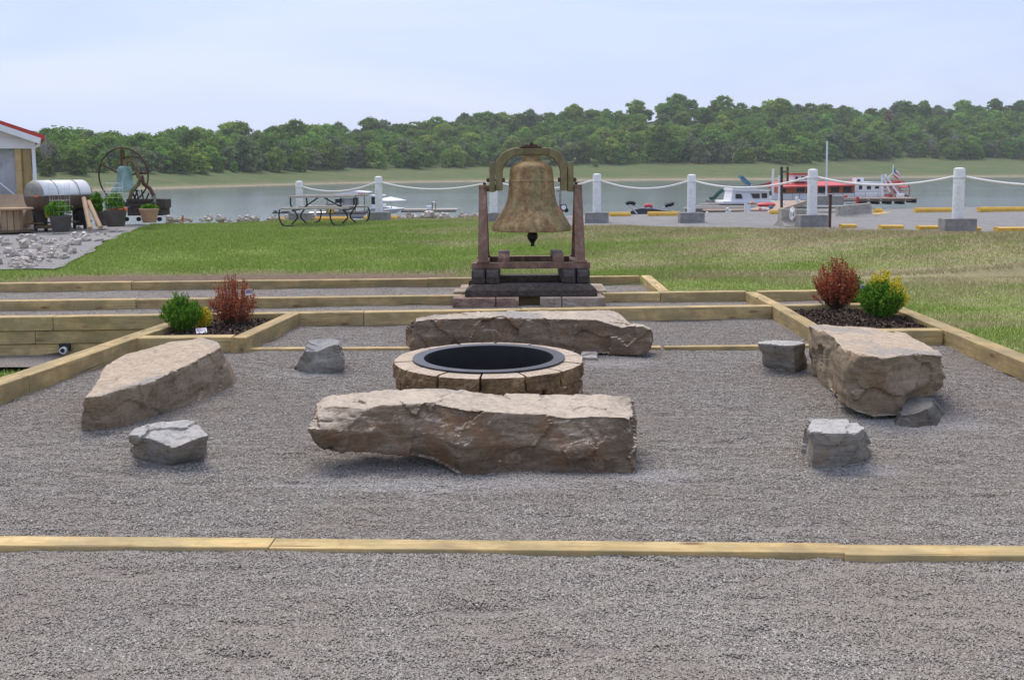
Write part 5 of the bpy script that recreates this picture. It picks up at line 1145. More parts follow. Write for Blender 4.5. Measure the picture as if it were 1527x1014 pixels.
dk = thing('boat_dock', (PD(1315,300,Y-2).x,Y-2,WZ), 'tan wooden dock on dark floats alongside the paddle boat', 'dock')
part(dk,'deck','docktan',[(1257,295.5,1368,298.2)],Y-2.5,2.4); part(dk,'fascia','dockwood',[(1257,298.3,1360,301)],Y-2.45,.1)
for u in (1289,1307,1325,1344,1362): part(dk,'float','black',[(u,297,u+5,305 if u<1360 else 303)],Y-2.4,1.6)
GD = 'brown dock fingers left of the ramp'
for i,(yy,u0,u1,l) in enumerate([(78,1022,1113,'nearest'),(81.5,1034,1112,'second'),(85.5,1045,1112,'third'),(90,1056,1112,'fourth'),(95.5,1066,1112,'farthest')]):
    d_ = thing('dock_finger',(PD(u0,305,yy).x,yy,WZ),f'{l} brown dock finger left of the boat ramp','dock',GD); a = PD(u0,305,yy).x; b = PD(u1,305,yy).x; mb = MB(); mb.box(a,yy,-1.42,b,yy+1.1,-1.30); mb.build('deck',M['greywood'],d_); mb = MB(); mb.box(a+.02,yy+.02,-1.62,b,yy+.2,-1.425); mb.build('fascia',M['dockwood'],d_)
    for k in range(4): mb = MB(); x_ = a+(b-a)*(k+.3)/4; mb.box(x_,yy+.2,WZ-.1,x_+.5,yy+.9,-1.43); mb.build('float',M['black'],d_)
rp = thing('dock_ramp',(PD(1150,310,70).x,70,-1.3),'tan wooden gangway leading down to the docks','gangway'); mb = MB()
A0,A1,B0,B1 = PD(1115,313,60),PD(1162,313,60),PD(1158,299,84),PD(1204,299,84); mb.add([A0,A1,B1,B0]+[q-Vector((0,0,.3)) for q in (A0,A1,B1,B0)],[(0,1,2,3),(7,6,5,4),(0,4,5,1),(1,5,6,2),(3,2,6,7),(0,3,7,4)]); mb.build('deck',M['docktan'],rp)
lw = thing('dock_walkway',(PD(1090,314,60).x,60,-1.3),'long pale timber walkway along the shore below the dock fingers','dock'); part(lw,'deck','docktan',[(1054,313,1120,315.5)],60,1.5); part(lw,'fascia','dockwood',[(1054,315.6,1120,318)],60.05,.2)
GD2 = 'dock planks behind the concrete barrier'
for i,(v,u0,u1,l) in enumerate([(308,1186,1275,'upper'),(313,1180,1270,'middle'),(318,1180,1262,'lower')]):
    yy = 1460*3.05/(v-253.3); d_ = thing('dock_finger',(PD(u0,v,yy).x,yy,WZ),f'{l} weathered dock section behind the paddle boat rope post','dock',GD2); part(d_,'deck','greywood',[(u0,v,u1,v+.9)],yy,1.3); part(d_,'fascia','dockwood',[(u0,v+1,u1,v+3)],yy+.03,.2)
sb = thing('dock_boat',(PD(1250,304,72).x,72,WZ),'low white open boat hull beside the dock with a red corner','boat'); mb = MB()
pts_=[PD(1216,305,72),PD(1262,303,72),PD(1277,304,72)]; mb.add([PD(1216,304.5,72),PD(1262,303,72),PD(1279,303.5,73),PD(1262,303,74.5),PD(1216,304.5,74.5)]+[PD(1218,308,72),PD(1258,307,72),PD(1268,307,73),PD(1258,307,74.3),PD(1218,308,74.3)],[(0,1,2,3,4),(9,8,7,6,5)]+[(i,(i+1)%5,5+(i+1)%5,5+i) for i in range(5)]); mb.build('hull',M['cleanwhite'],sb); part(sb,'red_corner','red',[(1277,294,1281,304)],72.5,.2); part(sb,'red_corner','red',[(1259,292,1264,295)],72.5,.2)
# piles and poles
GPL = 'dark mooring piles'
def pole(u0,v0,u1,v1,y,r_,mat,label,group=None,cat='pole',name='pole'):
    mb = MB(); mb.tube([PD(u1,v1,y),PD(u0,v0,y)],r_,8); o = mb.build(name,M[mat],None,50); return tag(o,label,cat,group)
pole(1165.5,249,1165.5,311,64,.09,'tie','tall dark mooring pile at the gangway, nearer of the H pair',GPL,'pile','mooring_pile')
pole(1174.5,249,1174.5,275,80,.09,'tie','dark mooring pile behind the red roof, farther of the H pair',GPL,'pile','mooring_pile')
mb = MB(); mb.tube([PD(1166,256.5,66),PD(1174,256,79)],.07,6); tag(mb.build('pile_crossbar',M['tie']),'short dark crossbar joining the two mooring piles','crossbar')
pole(1233.5,211,1232,303,60,.055,'cleanwhite','tall thin white flag mast left of the paddle boat aft cabin',None,'mast','mast')
pole(1153,252,1152.5,290,84,.1,'cleanwhite','white pole at the bow of the paddle boat'); pole(1162.5,262,1162,300,80,.1,'cleanwhite','white pole just left of the tall dark pile')
pole(1112,304,1112,320,50,.085,'white','left white mooring post of a pair at the walkway','white mooring posts','post','mooring_post'); pole(1117,306,1117,321.5,49,.085,'white','right white mooring post of a pair at the walkway','white mooring posts','post','mooring_post')
for (u,v,w,h,y,l) in [(1054.5,318.5,4.5,5.5,40,'single white bumper at the left end of the walkway'),(1085,312,4.5,5,55,'upper white bumper on the walkway'),(1088,315,5,5,55,'right white bumper on the walkway'),(1084,317,4,4,55,'lower white bumper on the walkway'),(1188,297,4,8,76,'white bumper on the dock left of the rope post'),(1191,301,4,8,76,'lower white bumper on the dock left of the rope post'),(1169,306,4,12,70,'white bumper against the dark pile')]:
    c = PD(u,v,y); mb = MB(); kx = y/FPX; mb.lathe([(0,-h/2*kx),(w/2*kx*.8,-h*.42*kx),(w/2*kx,-h*.2*kx),(w/2*kx,h*.2*kx),(w/2*kx*.8,h*.42*kx),(0,h/2*kx)],c,12); tag(mb.build('dock_bumper',M['white'],None,60),l,'bumper','white dock bumpers')
# houseboat
Y = 84
hb = thing('houseboat',(PD(1125,305,Y).x,Y,WZ),'white houseboat with dark slanted windows beyond the dock fingers','houseboat')
part(hb,'hull','cleanwhite',[(1078,299.5,1158,305)],Y,3.4,.1)
def quadp(t_, name, mat, pts, y, th):
    mb = MB(); A = [PD(u,v,y) for u,v in pts]; n_=len(A); mb.add(A+[q+Vector((0,th,0)) for q in A],[tuple(range(n_)),tuple(range(2*n_-1,n_-1,-1))]+[(i,(i+1)%n_,n_+(i+1)%n_,n_+i) for i in range(n_)]); return mb.build(name,M[mat],t_)
quadp(hb,'cabin','cleanwhite',[(1090,298),(1093,283),(1146,284),(1149,300),(1090,300)],Y+.2,3)
quadp(hb,'roof','cleanwhite',[(1092,282),(1095,281),(1128,281),(1132,283),(1149,284),(1147,286),(1092,285)],Y,3.4)
quadp(hb,'window','darkglass',[(1097,289.5),(1105.5,289.5),(1107.5,296.5),(1097,296.5)],Y+.15,.06); quadp(hb,'window','darkglass',[(1120,289),(1133,289),(1133,296),(1123,296)],Y+.15,.06); quadp(hb,'window','darkglass',[(1136,288.5),(1144,288.5),(1144,295.5),(1136,295.5)],Y+.15,.06)
part(hb,'rear_screen','tarp',[(1147,285,1151,292)],Y+.3,.1)
def slide(pts, y, mat, label, w):
    t_ = thing('water_slide',tuple(PD(*pts[-1],y)),label,'slide'); mb = MB(); A=[PD(u,v,y) for u,v in pts]
    for i in range(len(A)-1):
        mb.beam(A[i],A[i+1],w,.08)
        for s_ in (-1,1): mb.beam(A[i]+Vector((0,s_*w/2,.1)),A[i+1]+Vector((0,s_*w/2,.1)),.06,.24)
    mb.build('chute',M[mat],t_); return t_
sl_ = slide([(1078,285),(1073,288.5),(1069,292),(1066,296),(1063,297.5),(1058.5,297.5)],92,'green','curved green slide of a docked boat left of the white houseboat',.6)
mb = MB(); mb.tube([PD(1062,298,92),PD(1062,301,92)],.06,6); mb.build('support',M['cleanwhite'],sl_)
sl_ = slide([(1103.5,264.5),(1107,267.5),(1112,272),(1117,277)],95,'blue','blue slide top rising above the houseboat roof',.9); mb = MB(); mb.tube([PD(1111,266,95),PD(1121,278,95)],.05,6); mb.tube([PD(1104,266,95),PD(1112,279,95)],.05,6); mb.build('ladder',M['alu'],sl_)
fbt = thing('dock_clutter_boat',(PD(1085,302,92).x,92,WZ),'grey platform boat behind the dock fingers carrying the green slide','boat'); part(fbt,'deck','tarp',[(1060,299,1092,303)],91,2.5,.1); part(fbt,'deck_rail','galv',[(1064,297.5,1080,298.3)],91,.1)
bt3 = thing('pedal_boat',(PD(1143,306,66).x,66,-1.2),'red pedal boat hull upturned on the dock','boat'); a = PD(1143,305,66); mb = MB(); mb.lathe([(0,-.2),(.5,-.18),(.62,0),(.5,.12),(0,.2)],(0,0,0),20,Matrix.Diagonal((1.05,.6,.8,1))); mb.v = [tuple(Vector(q)+a) for q in mb.v]; mb.build('hull',M['pinkred'],bt3,60)
for (u,v,w,h,mat,l) in [(1139,311,8,5,'cleanwhite','white bag among the clutter at the ramp'),(1148,317,10,6,'alu','pale blue-grey sack at the ramp'),(1136,319,16,5,'cleanwhite','low pale heap of sheeting at the ramp'),(1122,303,10,4,'orange','orange toy raft on the dock in front of the houseboat'),(1150,309,7,6,'blue','blue toy float beside the red pedal boat')]:
    y = 46 if v > 308 else 80; c = PD(u,v,y); kx = y/FPX; mb = MB(); mb.lathe([(0,-.5),(.4,-.45),(.5,-.1),(.36,.3),(0,.5)],(0,0,0),12,Matrix.Diagonal((w*kx,w*kx*.6,h*kx,1))); mb.v = [tuple(Vector(q)+c+Vector((.04*fnoise(Vector(q)*9,1,2),0,.04*fnoise(Vector(q)*7,1,2)))) for q in mb.v]; tag(mb.build('bundle',M[mat],None,50),l,'bundle')
mb = MB(); 
for k in range(3): mb.tube([PD(1128+k*4,318,46),PD(1133+k*3,311,46),PD(1139+k*2,314,46)],.035,6)
tag(mb.build('folded_chair_frame',M['pinkred'],None,50),'red bent tube frame leaning at the ramp','frame')
# tarped boats right of the bell
Y = 58
def hull(t_, pts_top, pts_bot, y, dy, mat, name='hull'):
    mb = MB(); A=[PD(u,v,y) for u,v in pts_top]; B=[PD(u,v,y+dy*.15) for u,v in pts_bot]; n_=len(A)
    R_=[A,[q+Vector((0,dy,0)) for q in A]]; 
    vs = A+B+[q+Vector((0,dy,0)) for q in A]+[q+Vector((0,dy*.7,0)) for q in B]
    fs=[]
    for i in range(n_-1): fs += [(i,i+1,n_+i+1,n_+i),(2*n_+i,3*n_+i,3*n_+i+1,2*n_+i+1),(i,2*n_+i,2*n_+i+1,i+1),(n_+i,n_+i+1,3*n_+i+1,3*n_+i)]
    fs += [(0,n_,3*n_,2*n_),(n_-1,3*n_-1,4*n_-1,2*n_-1)]; mb.add(vs,fs); return mb.build(name,M[mat],t_,40)
tb = thing('covered_boat',(PD(965,320,Y).x,Y,WZ),'motorboat under a grey tarp with folded black canopies right of the bell','boat')
hull(tb,[(926,320),(938,316.5),(948,312.5),(956,311),(975,311.5),(988,314),(1000,315),(1016,317)],[(928,323),(940,323),(950,323),(960,323),(975,323),(990,323),(1000,323),(1014,323)],Y,2.2,'tarp','tarp_cover')
for (A_,B_) in (((938,306),(950,319)),((946,305),(954,311))): mb = MB(); mb.tube([PD(*A_,Y),PD(*B_,Y)],.05,6); mb.build('canopy_frame',M['alu'],tb)
def canopy(pts,mat): mb = MB(); A=[PD(u,v,Y) for u,v in pts]; mb.tube(A,.11,8); mb.build('folded_canopy',M[mat],tb,60)
canopy([(934,305),(936,303),(940,302.3),(944,303),(947,305)],'black'); canopy([(992,308),(995,306),(1000,305.5),(1004,303.6),(1003,306)],'black'); canopy([(961,308),(964,306.6),(969,306.5),(973,308.6)],'pinkred')
for (A_,B_) in (((1003,305),(1001,312)),((962,308),(965,312)),((973,308),(976,312)),((992,308),(987,312))): mb = MB(); mb.tube([PD(*A_,Y),PD(*B_,Y)],.03,6); mb.build('canopy_frame',M['alu'],tb)
# boats at the left
Y = 62
pn = thing('pontoon_boat',(PD(515,318,Y).x,Y,WZ),'pontoon boat with wide tilted white canopy behind the picnic table','pontoon boat')
quadp(pn,'canopy','cleanwhite',[(481,292.5),(500,289),(527,285.5),(548,287),(547,288),(510,292)],Y,2.6)
part(pn,'canopy_light','red',[(534,288.5,541,292)],Y-.1,.3); part(pn,'deck','dockwood',[(462,317,545,319.5)],Y,2.4); part(pn,'side_panel','galv',[(486,304,498,317),(505,305,512,317)],Y,.1); part(pn,'console','darkglass',[(500,297,509,303),(527,295,533,306)],Y+.6,.5); part(pn,'seat_back','cleanwhite',[(511,296,527,309)],Y+1,.6,.1); part(pn,'barrel','yellow',[(489,311,497,319)],Y-.3,.5,.1)
for u,v in ((488,291.5),(543.5,287.5),(512,291),(530,288)): mb = MB(); mb.tube([PD(u,v,Y+.1),PD(u,317,Y+.1)],.035,6); mb.build('canopy_pole',M['galv'],pn)
for v_ in (0,1): mb = MB(); mb.tube([PD(462,321,Y+.4+v_*1.6),PD(545,321,Y+.4+v_*1.6)],.22,10); mb.build('pontoon',M['alu'],pn,50)
cb = thing('cabin_boat',(PD(570,318,Y).x,Y,WZ),'small white motorboat with windscreen behind the second rope post','boat')
hull(cb,[(544,312.5),(552,311.5),(575,309),(594,312)],[(550,317),(560,319),(575,319),(590,318)],Y,2,'cleanwhite'); part(cb,'roof','cleanwhite',[(551,291,572,293)],Y+.3,1.4,.05); part(cb,'windscreen','darkglass',[(554,294,566,305)],Y+.4,.1); part(cb,'cabin_side','cleanwhite',[(554,305,572,312)],Y+.3,1.4,.05)
um = thing('sun_umbrella',tuple(PD(584,314,60)),'white square sun canopy on a thin pole right of the second rope post','umbrella'); c = PD(582.5,297,60); mb = MB(); mb.lathe([(1.6*.62,-.08),(.6,.02),(0,.14)],c,4,cap=False); o=mb.build('canopy',M['cleanwhite'],um); md=o.modifiers.new('s','SOLIDIFY'); md.thickness=.02; mb = MB(); mb.tube([c,PD(584.5,315,60)],.03,6); mb.build('pole',M['alu'],um)
wb = thing('white_boat',(PD(590,315,58).x,58,WZ),'low white boat bow moored at the dock right of the second rope post','boat'); hull(wb,[(570,313),(585,312),(600,311)],[(575,319),(588,318),(596,315)],58,1.8,'cleanwhite')
dq = thing('swim_dock',(PD(648,315,60).x,60,WZ),'long grey dock above the white rocks left of the bell','dock'); part(dq,'deck','greywood',[(597,312.3,682,314.2)],60,1.8); part(dq,'fascia','dockwood',[(598,314.3,680,317)],60.05,.15); part(dq,'dock_box','cleanwhite',[(636,307,643,313)],60.3,.5,.03); part(dq,'mast_bracket','yoke',[(644,302,645,313),(649,303,650,313)],60.3,.1); part(dq,'lamp','cleanwhite',[(644.5,300.5,648.5,303)],60.2,.3,.03)
db = thing('dark_dock',(PD(425,318,62).x,62,WZ),'low dark floating dock at the far left behind the picnic table','dock'); part(db,'deck','tarp',[(406,316.5,442,319)],62,1.5); part(db,'cleat','blackiron',[(408,314.5,412,316.4),(420,315.2,430,316.4)],62.2,.3)
GBu = 'white buoys by the left dock'
for (u,v,w,h,l) in ((461,308,7,5,'upper white buoy behind the picnic table'),(470,319,4,12,'white post-like buoy behind the picnic table')):
    c = PD(u,v,58); kx = 58/FPX; mb = MB(); mb.lathe([(0,-.5),(.4,-.42),(.5,0),(.4,.42),(0,.5)],(0,0,0),12,Matrix.Diagonal((w*kx,w*kx,h*kx,1))); mb.v=[tuple(Vector(q)+c) for q in mb.v]; tag(mb.build('buoy',M['white'],None,50),l,'buoy',GBu)
# ------------------------------------------------------------------ far shore
CU = [-260,0,100,250,400,540,620,720,830,900,1000,1100,1170,1250,1330,1400,1527,1800]
VS = [290,288,286,281.5,277,273.5,272.3,271,270,269.5,269,268.5,268.2,266.5,265.5,265,264,262]
VT = [257,258,258,257,256,251,250,250,246,244,243,242,245,237,236,236,238,238]      # where the trees begin
VK = [184,182,179,175,171,174,171,162,160,152,140,146,148,151,150,149,143,140]      # tops on the skyline
def itp(A, u): return float(np.interp(u, CU, A))
def hor(u): return CY-FPX*math.tan(PITCH)-(u-CX)*ROLL
def shore(u): 
    v = itp(VS,u); return (EYE-WZ)*FPX/(v-hor(u))
def far_pt(u, y, z): 
    x = (u-CX)/FPX*y; return Vector((x,y,z))
def prof(u):
    y0 = shore(u); y1 = y0+.14*y0; z1 = EYE+(hor(u)-itp(VT,u))*y1/FPX; y2 = y1+95; z2 = EYE+(hor(u)-itp(VK,u))*y2/FPX-13.5; z2 = max(z2, z1+2)
    return y0,y1,z1,y2,z2
def far_z(u, y):
    y0,y1,z1,y2,z2 = prof(u)
    if y <= y0: return WZ-.02*(y0-y)
    if y <= y1:
        t_ = (y-y0)/(y1-y0); return WZ+(z1-WZ)*(.1*min(1,t_*8)+.9*t_**.85)+.35*fnoise((u*.02,y*.06,0),1,3)*min(1,t_*4)
    if y <= y2: return z1+(z2-z1)*sstep(y1-60,y2,y)*1.0 if False else z1+(z2-z1)*((y-y1)/(y2-y1))
    return z2+(y-y2)*.0
us = lin(-320,1860,12); ks = [-.12,0,.004,.008,.02,.05,.08,.12,.17,.22,.3,.4,.5,.6,.7,.8,.9,1,1.3,2.5,6]
vs = []; 
for k in ks:
    for u in us:
        y0,y1,z1,y2,z2 = prof(u); y = y0+(y2-y0)*k; vs.append(far_pt(u,y,far_z(u,y)))
n_ = len(us); fs = [(j*n_+i,j*n_+i+1,(j+1)*n_+i+1,(j+1)*n_+i) for j in range(len(ks)-1) for i in range(n_-1)]
t = NT('far_meadow'); g = t.n('ShaderNodeAttribute'); g.attribute_name = 'shore'
big = t.noise(t.coord('World',(.5,1.6,1)), .09, 8, .72, 1.2); fine = t.noise(t.coord('World',(.7,1.4,3)), .6, 6, .7)
c = t.ramp(big, [(.36,(.055,.115,.015)),(.52,(.095,.135,.028)),(.62,(.18,.14,.065))]); c = t.mix(t.ramp(fine,[(.4,(0,0,0)),(.65,(.8,.8,.8))]), c, (.07,.10,.025))
c = t.mix(g.outputs['Fac'], c, t.ramp(fine,[(.3,(.24,.20,.12)),(.7,(.38,.32,.21))])); M['meadow'] = t.out(c, .95, 0, t.bump(fine,.8,.6))
fbk = mkobj('far_shore', vs, fs, M['meadow'], None, 180, (0,0,0)); tag(fbk, kind='structure')
at = fbk.data.attributes.new('shore','FLOAT','POINT'); at.data.foreach_set('value', [1. if ks[j] < .01 else (.3 if ks[j]<.03 else 0) for j in range(len(ks)) for i in range(n_)])
# ------------------------------------------------------------------ trees
def crown_mesh(seed, w, h, nl, nleaf, ls, mat, low=.12):
    rg = np.random.default_rng(seed); lobes = []
    for i in range(nl):
        f = (i+.5)/nl; zc = -1+2*f*.96; z = h*(low+.40)+zc*h*(.47-low*.35)*.82; R_ = w/2*math.sqrt(max(.05,1-zc*zc*.80))*(.92 if zc<0 else 1)
        a = i*2.4+rg.random()*1.2; rr = R_*(.45+.38*rg.random()); lr = w*(.10+.11*rg.random()**1.3)
        lobes.append((rr*math.cos(a), rr*math.sin(a), z, lr))
    lobes += [(0,0,h*.4,w*.27),(0,0,h*.62,w*.25),(rg.normal(0,.8),rg.normal(0,.8),h*.84,w*.17)]
    tot = sum(l[3]**2 for l in lobes); out = []
    for (x,y,z,lr) in lobes:
        k = int(nleaf*lr**2/tot); d = rg.normal(0,1,(k,3)); d /= np.linalg.norm(d,axis=1)[:,None]; d[:,2] = np.where(d[:,2]<-.3, -d[:,2]*.6, d[:,2])
        r_ = lr*(.62+.62*rg.random(k)**1.3); C = np.stack([x+d[:,0]*r_, y+d[:,1]*r_, z+d[:,2]*r_*.72],1)
        nrm = d+rg.normal(0,.55,(k,3)); nrm /= np.linalg.norm(nrm,axis=1)[:,None]
        a1 = np.cross(nrm, rg.normal(0,1,(k,3))); a1 /= np.linalg.norm(a1,axis=1)[:,None]; a2 = np.cross(nrm,a1); s = (ls*(.55+.9*rg.random(k)))[:,None]
        out.append(np.stack([C-a1*s-a2*s*.6, C+a1*s-a2*s*.5, C+a1*s*.8+a2*s*.6, C-a1*s*.9+a2*s*.5],1).reshape(-1,3))
    return fastmesh('crown', np.concatenate(out), 4, M[mat])
def tree_proto(seed, w, h, nl, nleaf, ls, mat, name='broadleaf_tree', low=.12, tm='trunk'):
    t_ = thing(name,(0,0,0),'x','tree'); mb = MB(); rg = random.Random(seed)
    lean = rg.uniform(-.4,.4); mb.tube([(0,0,-.8),(lean*.2,0,h*.25),(lean,0,h*.55),(lean,.1,h*.8)], lambda s: .24*(1-.75*s)*h/14, 7)
    for k in range(5):
        a = rg.uniform(0,6.28); z0 = h*rg.uniform(.2,.55); L_ = w*.36; mb.tube([(lean*.5,0,z0),(L_*.5*math.cos(a),L_*.5*math.sin(a),z0+h*.1),(L_*math.cos(a),L_*math.sin(a),z0+h*.2)], lambda s: .1*(1-.7*s)*h/14, 5)
    mb.build('trunk', M[tm], t_, 50); cr = crown_mesh(seed,w,h,nl,nleaf,ls,mat,low); col.objects.link(cr); cr.parent = t_; return t_
def dead_proto(seed, h, name='bare_tree', mat='paletrunk', n=26, leaf=None):
    t_ = thing(name,(0,0,0),'x','tree'); mb = MB(); rg = random.Random(seed); mb.tube([(0,0,-.8),(.15,0,h*.4),(.1,.1,h)], lambda s: .22*(1-.85*s)+.03, 6); mb.build('trunk', M[mat], t_, 50); mb = MB()
    for k in range(n):
        a = rg.uniform(0,6.28); z0 = h*rg.uniform(.25,.9); L_ = h*.32*(1.15-z0/h); mb.tube([(.1,0,z0),(L_*.45*math.cos(a),L_*.45*math.sin(a),z0+L_*.5),(L_*.8*math.cos(a+.2),L_*.8*math.sin(a+.2),z0+L_*1.2)], lambda s: .09*(1-.7*s), 4)
        for q in range(3): b = a+rg.uniform(-.7,.7); mb.tube([(L_*.45*math.cos(a),L_*.45*math.sin(a),z0+L_*.5),(L_*.7*math.cos(b),L_*.7*math.sin(b),z0+L_*(1+.2*q))], .035, 3)
    mb.build('branches', M[mat], t_, 50)
    if leaf: 
        cr = crown_mesh(seed,h*.42,h,12,420,.32,leaf,.2); col.objects.link(cr); cr.parent = t_
    return t_
T1 = tree_proto(1,12,12.5,20,3000,.40,'leaf'); T2 = tree_proto(2,11,13.5,22,3000,.38,'leaf'); T3 = tree_proto(3,13,11.5,18,3000,.42,'leaf',low=.05); T4 = tree_proto(4,11,12,18,2600,.38,'leafgrey',low=.05)
T5 = tree_proto(5,7,7.5,12,1500,.34,'leafbright','leafy_bush',low=.0); T6 = tree_proto(6,10,11,14,2400,.42,'leafgrey','leafy_bush',low=.0); T7 = tree_proto(7,8,9,14,1700,.36,'leaf','leafy_bush',low=-.02)
D1 = dead_proto(8,10); D2 = dead_proto(9,10,'dying_tree','trunk',16,'leafbrown')
rt = random.Random(11); first = set()
def put(proto, u, y, s, label, group, rz=None, sz=None):
    c = proto if proto not in first else copy_tree(proto); first.add(proto)
    p = far_pt(u,y,far_z(u,y)-.25); c.location = p; c.rotation_euler = (0,0,rt.uniform(0,6.28) if rz is None else rz); c.scale = (s*rt.uniform(.9,1.12),s*rt.uniform(.9,1.12),s*(sz or rt.uniform(.88,1.15))); c['label'] = label
    if group: c['group'] = group
    elif 'group' in c: del c['group']
    return c
L1 = 'dark green broadleaf tree in the front rank of the far shore woods'; L2 = 'dark green broadleaf tree high on the wooded far hillside'; L3 = 'broadleaf tree on the skyline ridge of the far woods'; L4 = 'low leafy bush at the foot of the far woods'
u = -60; count = 0
# front rank bushes and low trees
while u < 1600:
    y0,y1,z1,y2,z2 = prof(u); f = FPX/y1
    put(rt.choice([T7,T7,T5,T6,T3]), u, y1+rt.uniform(-5,3), rt.uniform(.55,.95)*(.82 if y1<300 else 1), L4, 'bushes at the foot of the far woods'); u += rt.uniform(4.5,8)*f*.9; count += 1
for (off, lab, grp, sp, s0, s1) in ((7,L1,'front rank trees of the far woods',6.2,.5,.85),(22,L2,'trees on the far hillside',7.5,.55,.9),(42,L2,'trees on the far hillside',8.5,.6,.92),(68,L2,'trees on the far hillside',9,.6,.92),(96,L3,'skyline trees of the far woods',7.0,.6,1.02)):
    u = -60+rt.uniform(0,20)
    while u < 1590:
        y0,y1,z1,y2,z2 = prof(u); y = y1+off+rt.uniform(-4,4); f = FPX/y
        pr = rt.choice([T1,T1,T2,T2,T3,T4,T1,T2] if off > 10 else [T1,T2,T3,T4,T4,T6]); sf = .8+.2*sstep(230,330,y1)
        put(pr, u, y, rt.uniform(s0,s1)*sf, lab, grp); u += sp*rt.uniform(.75,1.25)*f*sf; count += 1
        
# skyline emergent trees and named individuals
for (uu,l,s) in [(350,'rounded tree standing above the skyline at left centre',1.0),(728,'broad tree crown standing above the skyline over the bell',1.15),(855,'tall crown on the skyline right of the bell',1.1),(1008,'twin-topped crown peak on the skyline',1.1),(1075,'second high crown on the skyline right of centre',1.2),(1160,'rounded crown on the skyline above the paddle boat',1.15),(1225,'wide crown on the skyline right of the paddle boat mast',1.1),(1430,'rounded tree standing clear above the skyline at right',1.15),(1340,'broad tree on the right skyline',1.05)]:
    y0,y1,z1,y2,z2 = prof(uu); put(T1 if s < 1.2 else T2, uu, y2+2, .55+.42*s, l, None); count += 1
for (uu,off,s,pr,l) in [(75,2,.75,D1,'pale bare dead tree at the left edge of the far woods'),(1385,2,1.15,D1,'pale leafless tree in front of the woods at right'),(1418,4,1.2,D1,'second pale leafless tree at right, greyer and bushier'),(840,2,.9,D1,'thin grey bare tree right of the bell yoke'),
   (542,2,1.0,D2,'reddish brown dying tree in the left woods'),(905,3,1.25,D2,'reddish brown dying tree right of the bell'),(1320,62,1.3,D2,'brownish half-dead crown high in the right woods'),
   (888,-14,.5,T5,'small bright green bush alone on the meadow right of the bell'),(120,0,.75,T5,'bright green leafy bush at the left, above the smoker'),(250,1,1.0,T5,'bright green bushy tree right of the old bell flywheel'),(490,1,.95,T5,'bright yellow-green bushy tree in the front of the left woods'),(372,1,1.0,T6,'grey-green spreading tree with feathery foliage in the front of the left woods'),(610,2,1.1,T6,'grey-green spreading tree left of the bell'),(1290,2,1.2,T6,'grey-green spreading bush behind the aft cabin'),(1240,4,1.25,T6,'grey-green spreading tree behind the flag mast'),(1500,1,1.3,T5,'bright green tree at the right edge of the far woods'),(985,1,1.25,T2,'tall dark tree at the front of the woods right of centre'),(1060,1,1.15,T2,'tall rounded tree at the front of the woods above the green slide')]:
    y0,y1,z1,y2,z2 = prof(uu); put(pr, uu, y1+off, s, l, None); count += 1
print('TREES', count)
# rest of the wood behind the ridge line and filling between, as one mass
mass = []; rg = np.random.default_rng(3)
base = [np.array([v.co[:] for v in next(k for k in c.children if k.name.startswith('crown')).data.vertices]) for c in (T1,T2,T3)]
for i in range(420):
    u = rg.uniform(-60,1590); y0,y1,z1,y2,z2 = prof(u); y = y1+(rg.uniform(8,104) if i < 290 else rg.uniform(86,112)); P_ = far_pt(u,y,far_z(u,y)-.6); b = base[i%3][:(len(base[i%3])//8)*4]; sel = rg.permutation(len(base[i%3])//4)[:1100]
    q = base[i%3].reshape(-1,4,3)[sel].reshape(-1,3); a = rg.uniform(0,6.28); ca, sa = math.cos(a), math.sin(a); s = rg.uniform(.55,.88) if i < 290 else rg.uniform(.38,.62)
    mass.append(np.stack([(q[:,0]*ca-q[:,1]*sa)*s*1.15+P_.x,(q[:,0]*sa+q[:,1]*ca)*s*1.15+P_.y,q[:,2]*s+P_.z],1))
o = fastmesh('woodland_undergrowth', np.concatenate(mass), 4, M['leaf']); col.objects.link(o); tag(o, kind='stuff')
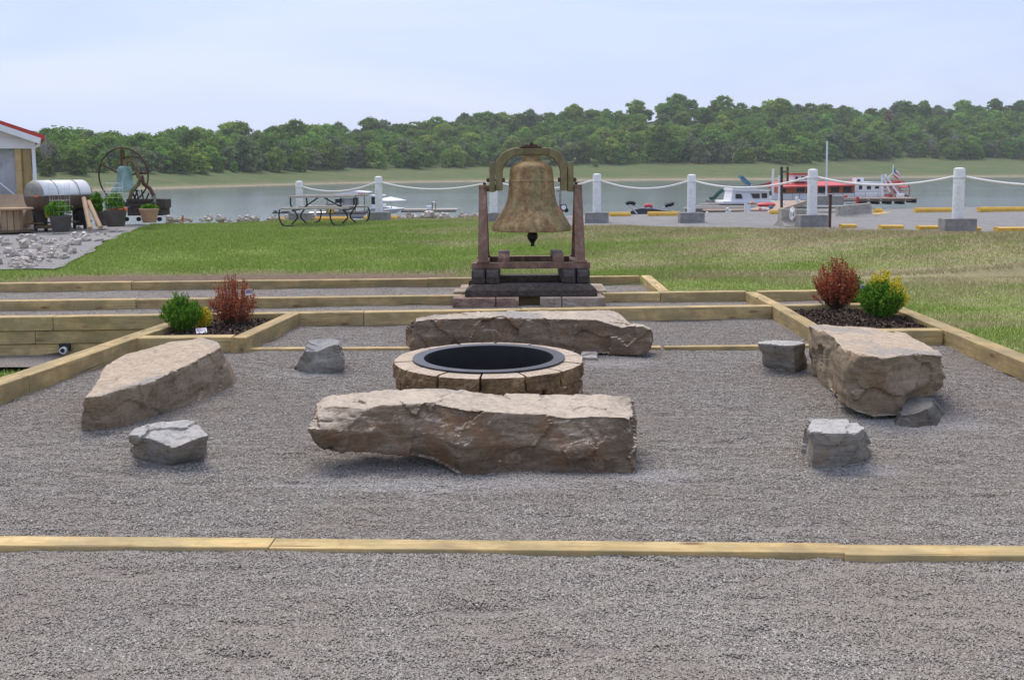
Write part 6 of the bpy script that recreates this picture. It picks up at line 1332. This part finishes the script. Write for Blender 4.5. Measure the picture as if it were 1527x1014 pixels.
# ------------------------------------------------------------------ sky and light
w = bpy.data.worlds.new('World'); sc.world = w; w.use_nodes = True; nt = w.node_tree; N = nt.nodes; L = nt.links
bg = N['Background']; sky = N.new('ShaderNodeTexSky'); sky.sky_type = 'NISHITA'; sky.sun_disc = False
SUN_EL, SUN_AZ = R(62), R(-25)      # azimuth from +Y towards +X
sky.sun_elevation = SUN_EL; sky.sun_rotation = SUN_AZ; sky.dust_density = 1.5; sky.air_density = 1.0; sky.ozone_density = 1.5
tc = N.new('ShaderNodeTexCoord'); mp = N.new('ShaderNodeMapping'); mp.inputs['Scale'].default_value = (1.2,1.2,6.5); L.new(tc.outputs['Generated'], mp.inputs[0])
nz = N.new('ShaderNodeTexNoise'); nz.inputs['Scale'].default_value = 1.6; nz.inputs['Detail'].default_value = 7; nz.inputs['Roughness'].default_value = .55; nz.inputs['Distortion'].default_value = .6; L.new(mp.outputs[0], nz.inputs['Vector'])
rp_ = N.new('ShaderNodeValToRGB'); rp_.color_ramp.elements[0].position = .33; rp_.color_ramp.elements[0].color = (.365,.445,.685,1); rp_.color_ramp.elements[1].position = .68; rp_.color_ramp.elements[1].color = (.49,.535,.70,1); L.new(nz.outputs['Fac'], rp_.inputs[0])
vm = N.new('ShaderNodeVectorMath'); vm.operation = 'SCALE'; vm.inputs['Scale'].default_value = 10.0; L.new(rp_.outputs[0], vm.inputs[0])
mx = N.new('ShaderNodeMix'); mx.data_type = 'RGBA'; mx.inputs[0].default_value = .8; L.new(sky.outputs[0], mx.inputs[6]); L.new(vm.outputs[0], mx.inputs[7])
L.new(mx.outputs[2], bg.inputs[0]); bg.inputs[1].default_value = .106
sd_ = bpy.data.lights.new('sun','SUN'); sd_.energy = 2.05; sd_.angle = R(45); sd_.color = (1,.90,.77); so = bpy.data.objects.new('sun',sd_); col.objects.link(so)
dv = Vector((math.sin(SUN_AZ)*math.cos(SUN_EL), math.cos(SUN_AZ)*math.cos(SUN_EL), math.sin(SUN_EL))); so.rotation_euler = (-dv).to_track_quat('-Z','Y').to_euler(); so.location = (0,0,30)
vw = sc.view_settings; vw.view_transform = 'Standard'; vw.look = 'None'; vw.exposure = .6; vw.gamma = 1; vw.use_curve_mapping = False

# ------------------------------------------------------------------ summer haze over the lake
t = NT('summer_haze'); t.N.remove(t.b); pv_ = t.n('ShaderNodeVolumePrincipled'); pv_.inputs['Density'].default_value = .00026; pv_.inputs['Color'].default_value = (.93,.96,1,1); pv_.inputs['Anisotropy'].default_value = .2
t.l(pv_.outputs[0], t.N['Material Output'].inputs['Volume'])
mb = MB(); mb.box(-2600,-70,-40,2600,1300,90); o = mb.build('haze', t.m); tag(o, kind='stuff')
sc.cycles.volume_step_rate = 1; sc.cycles.volume_bounces = 0
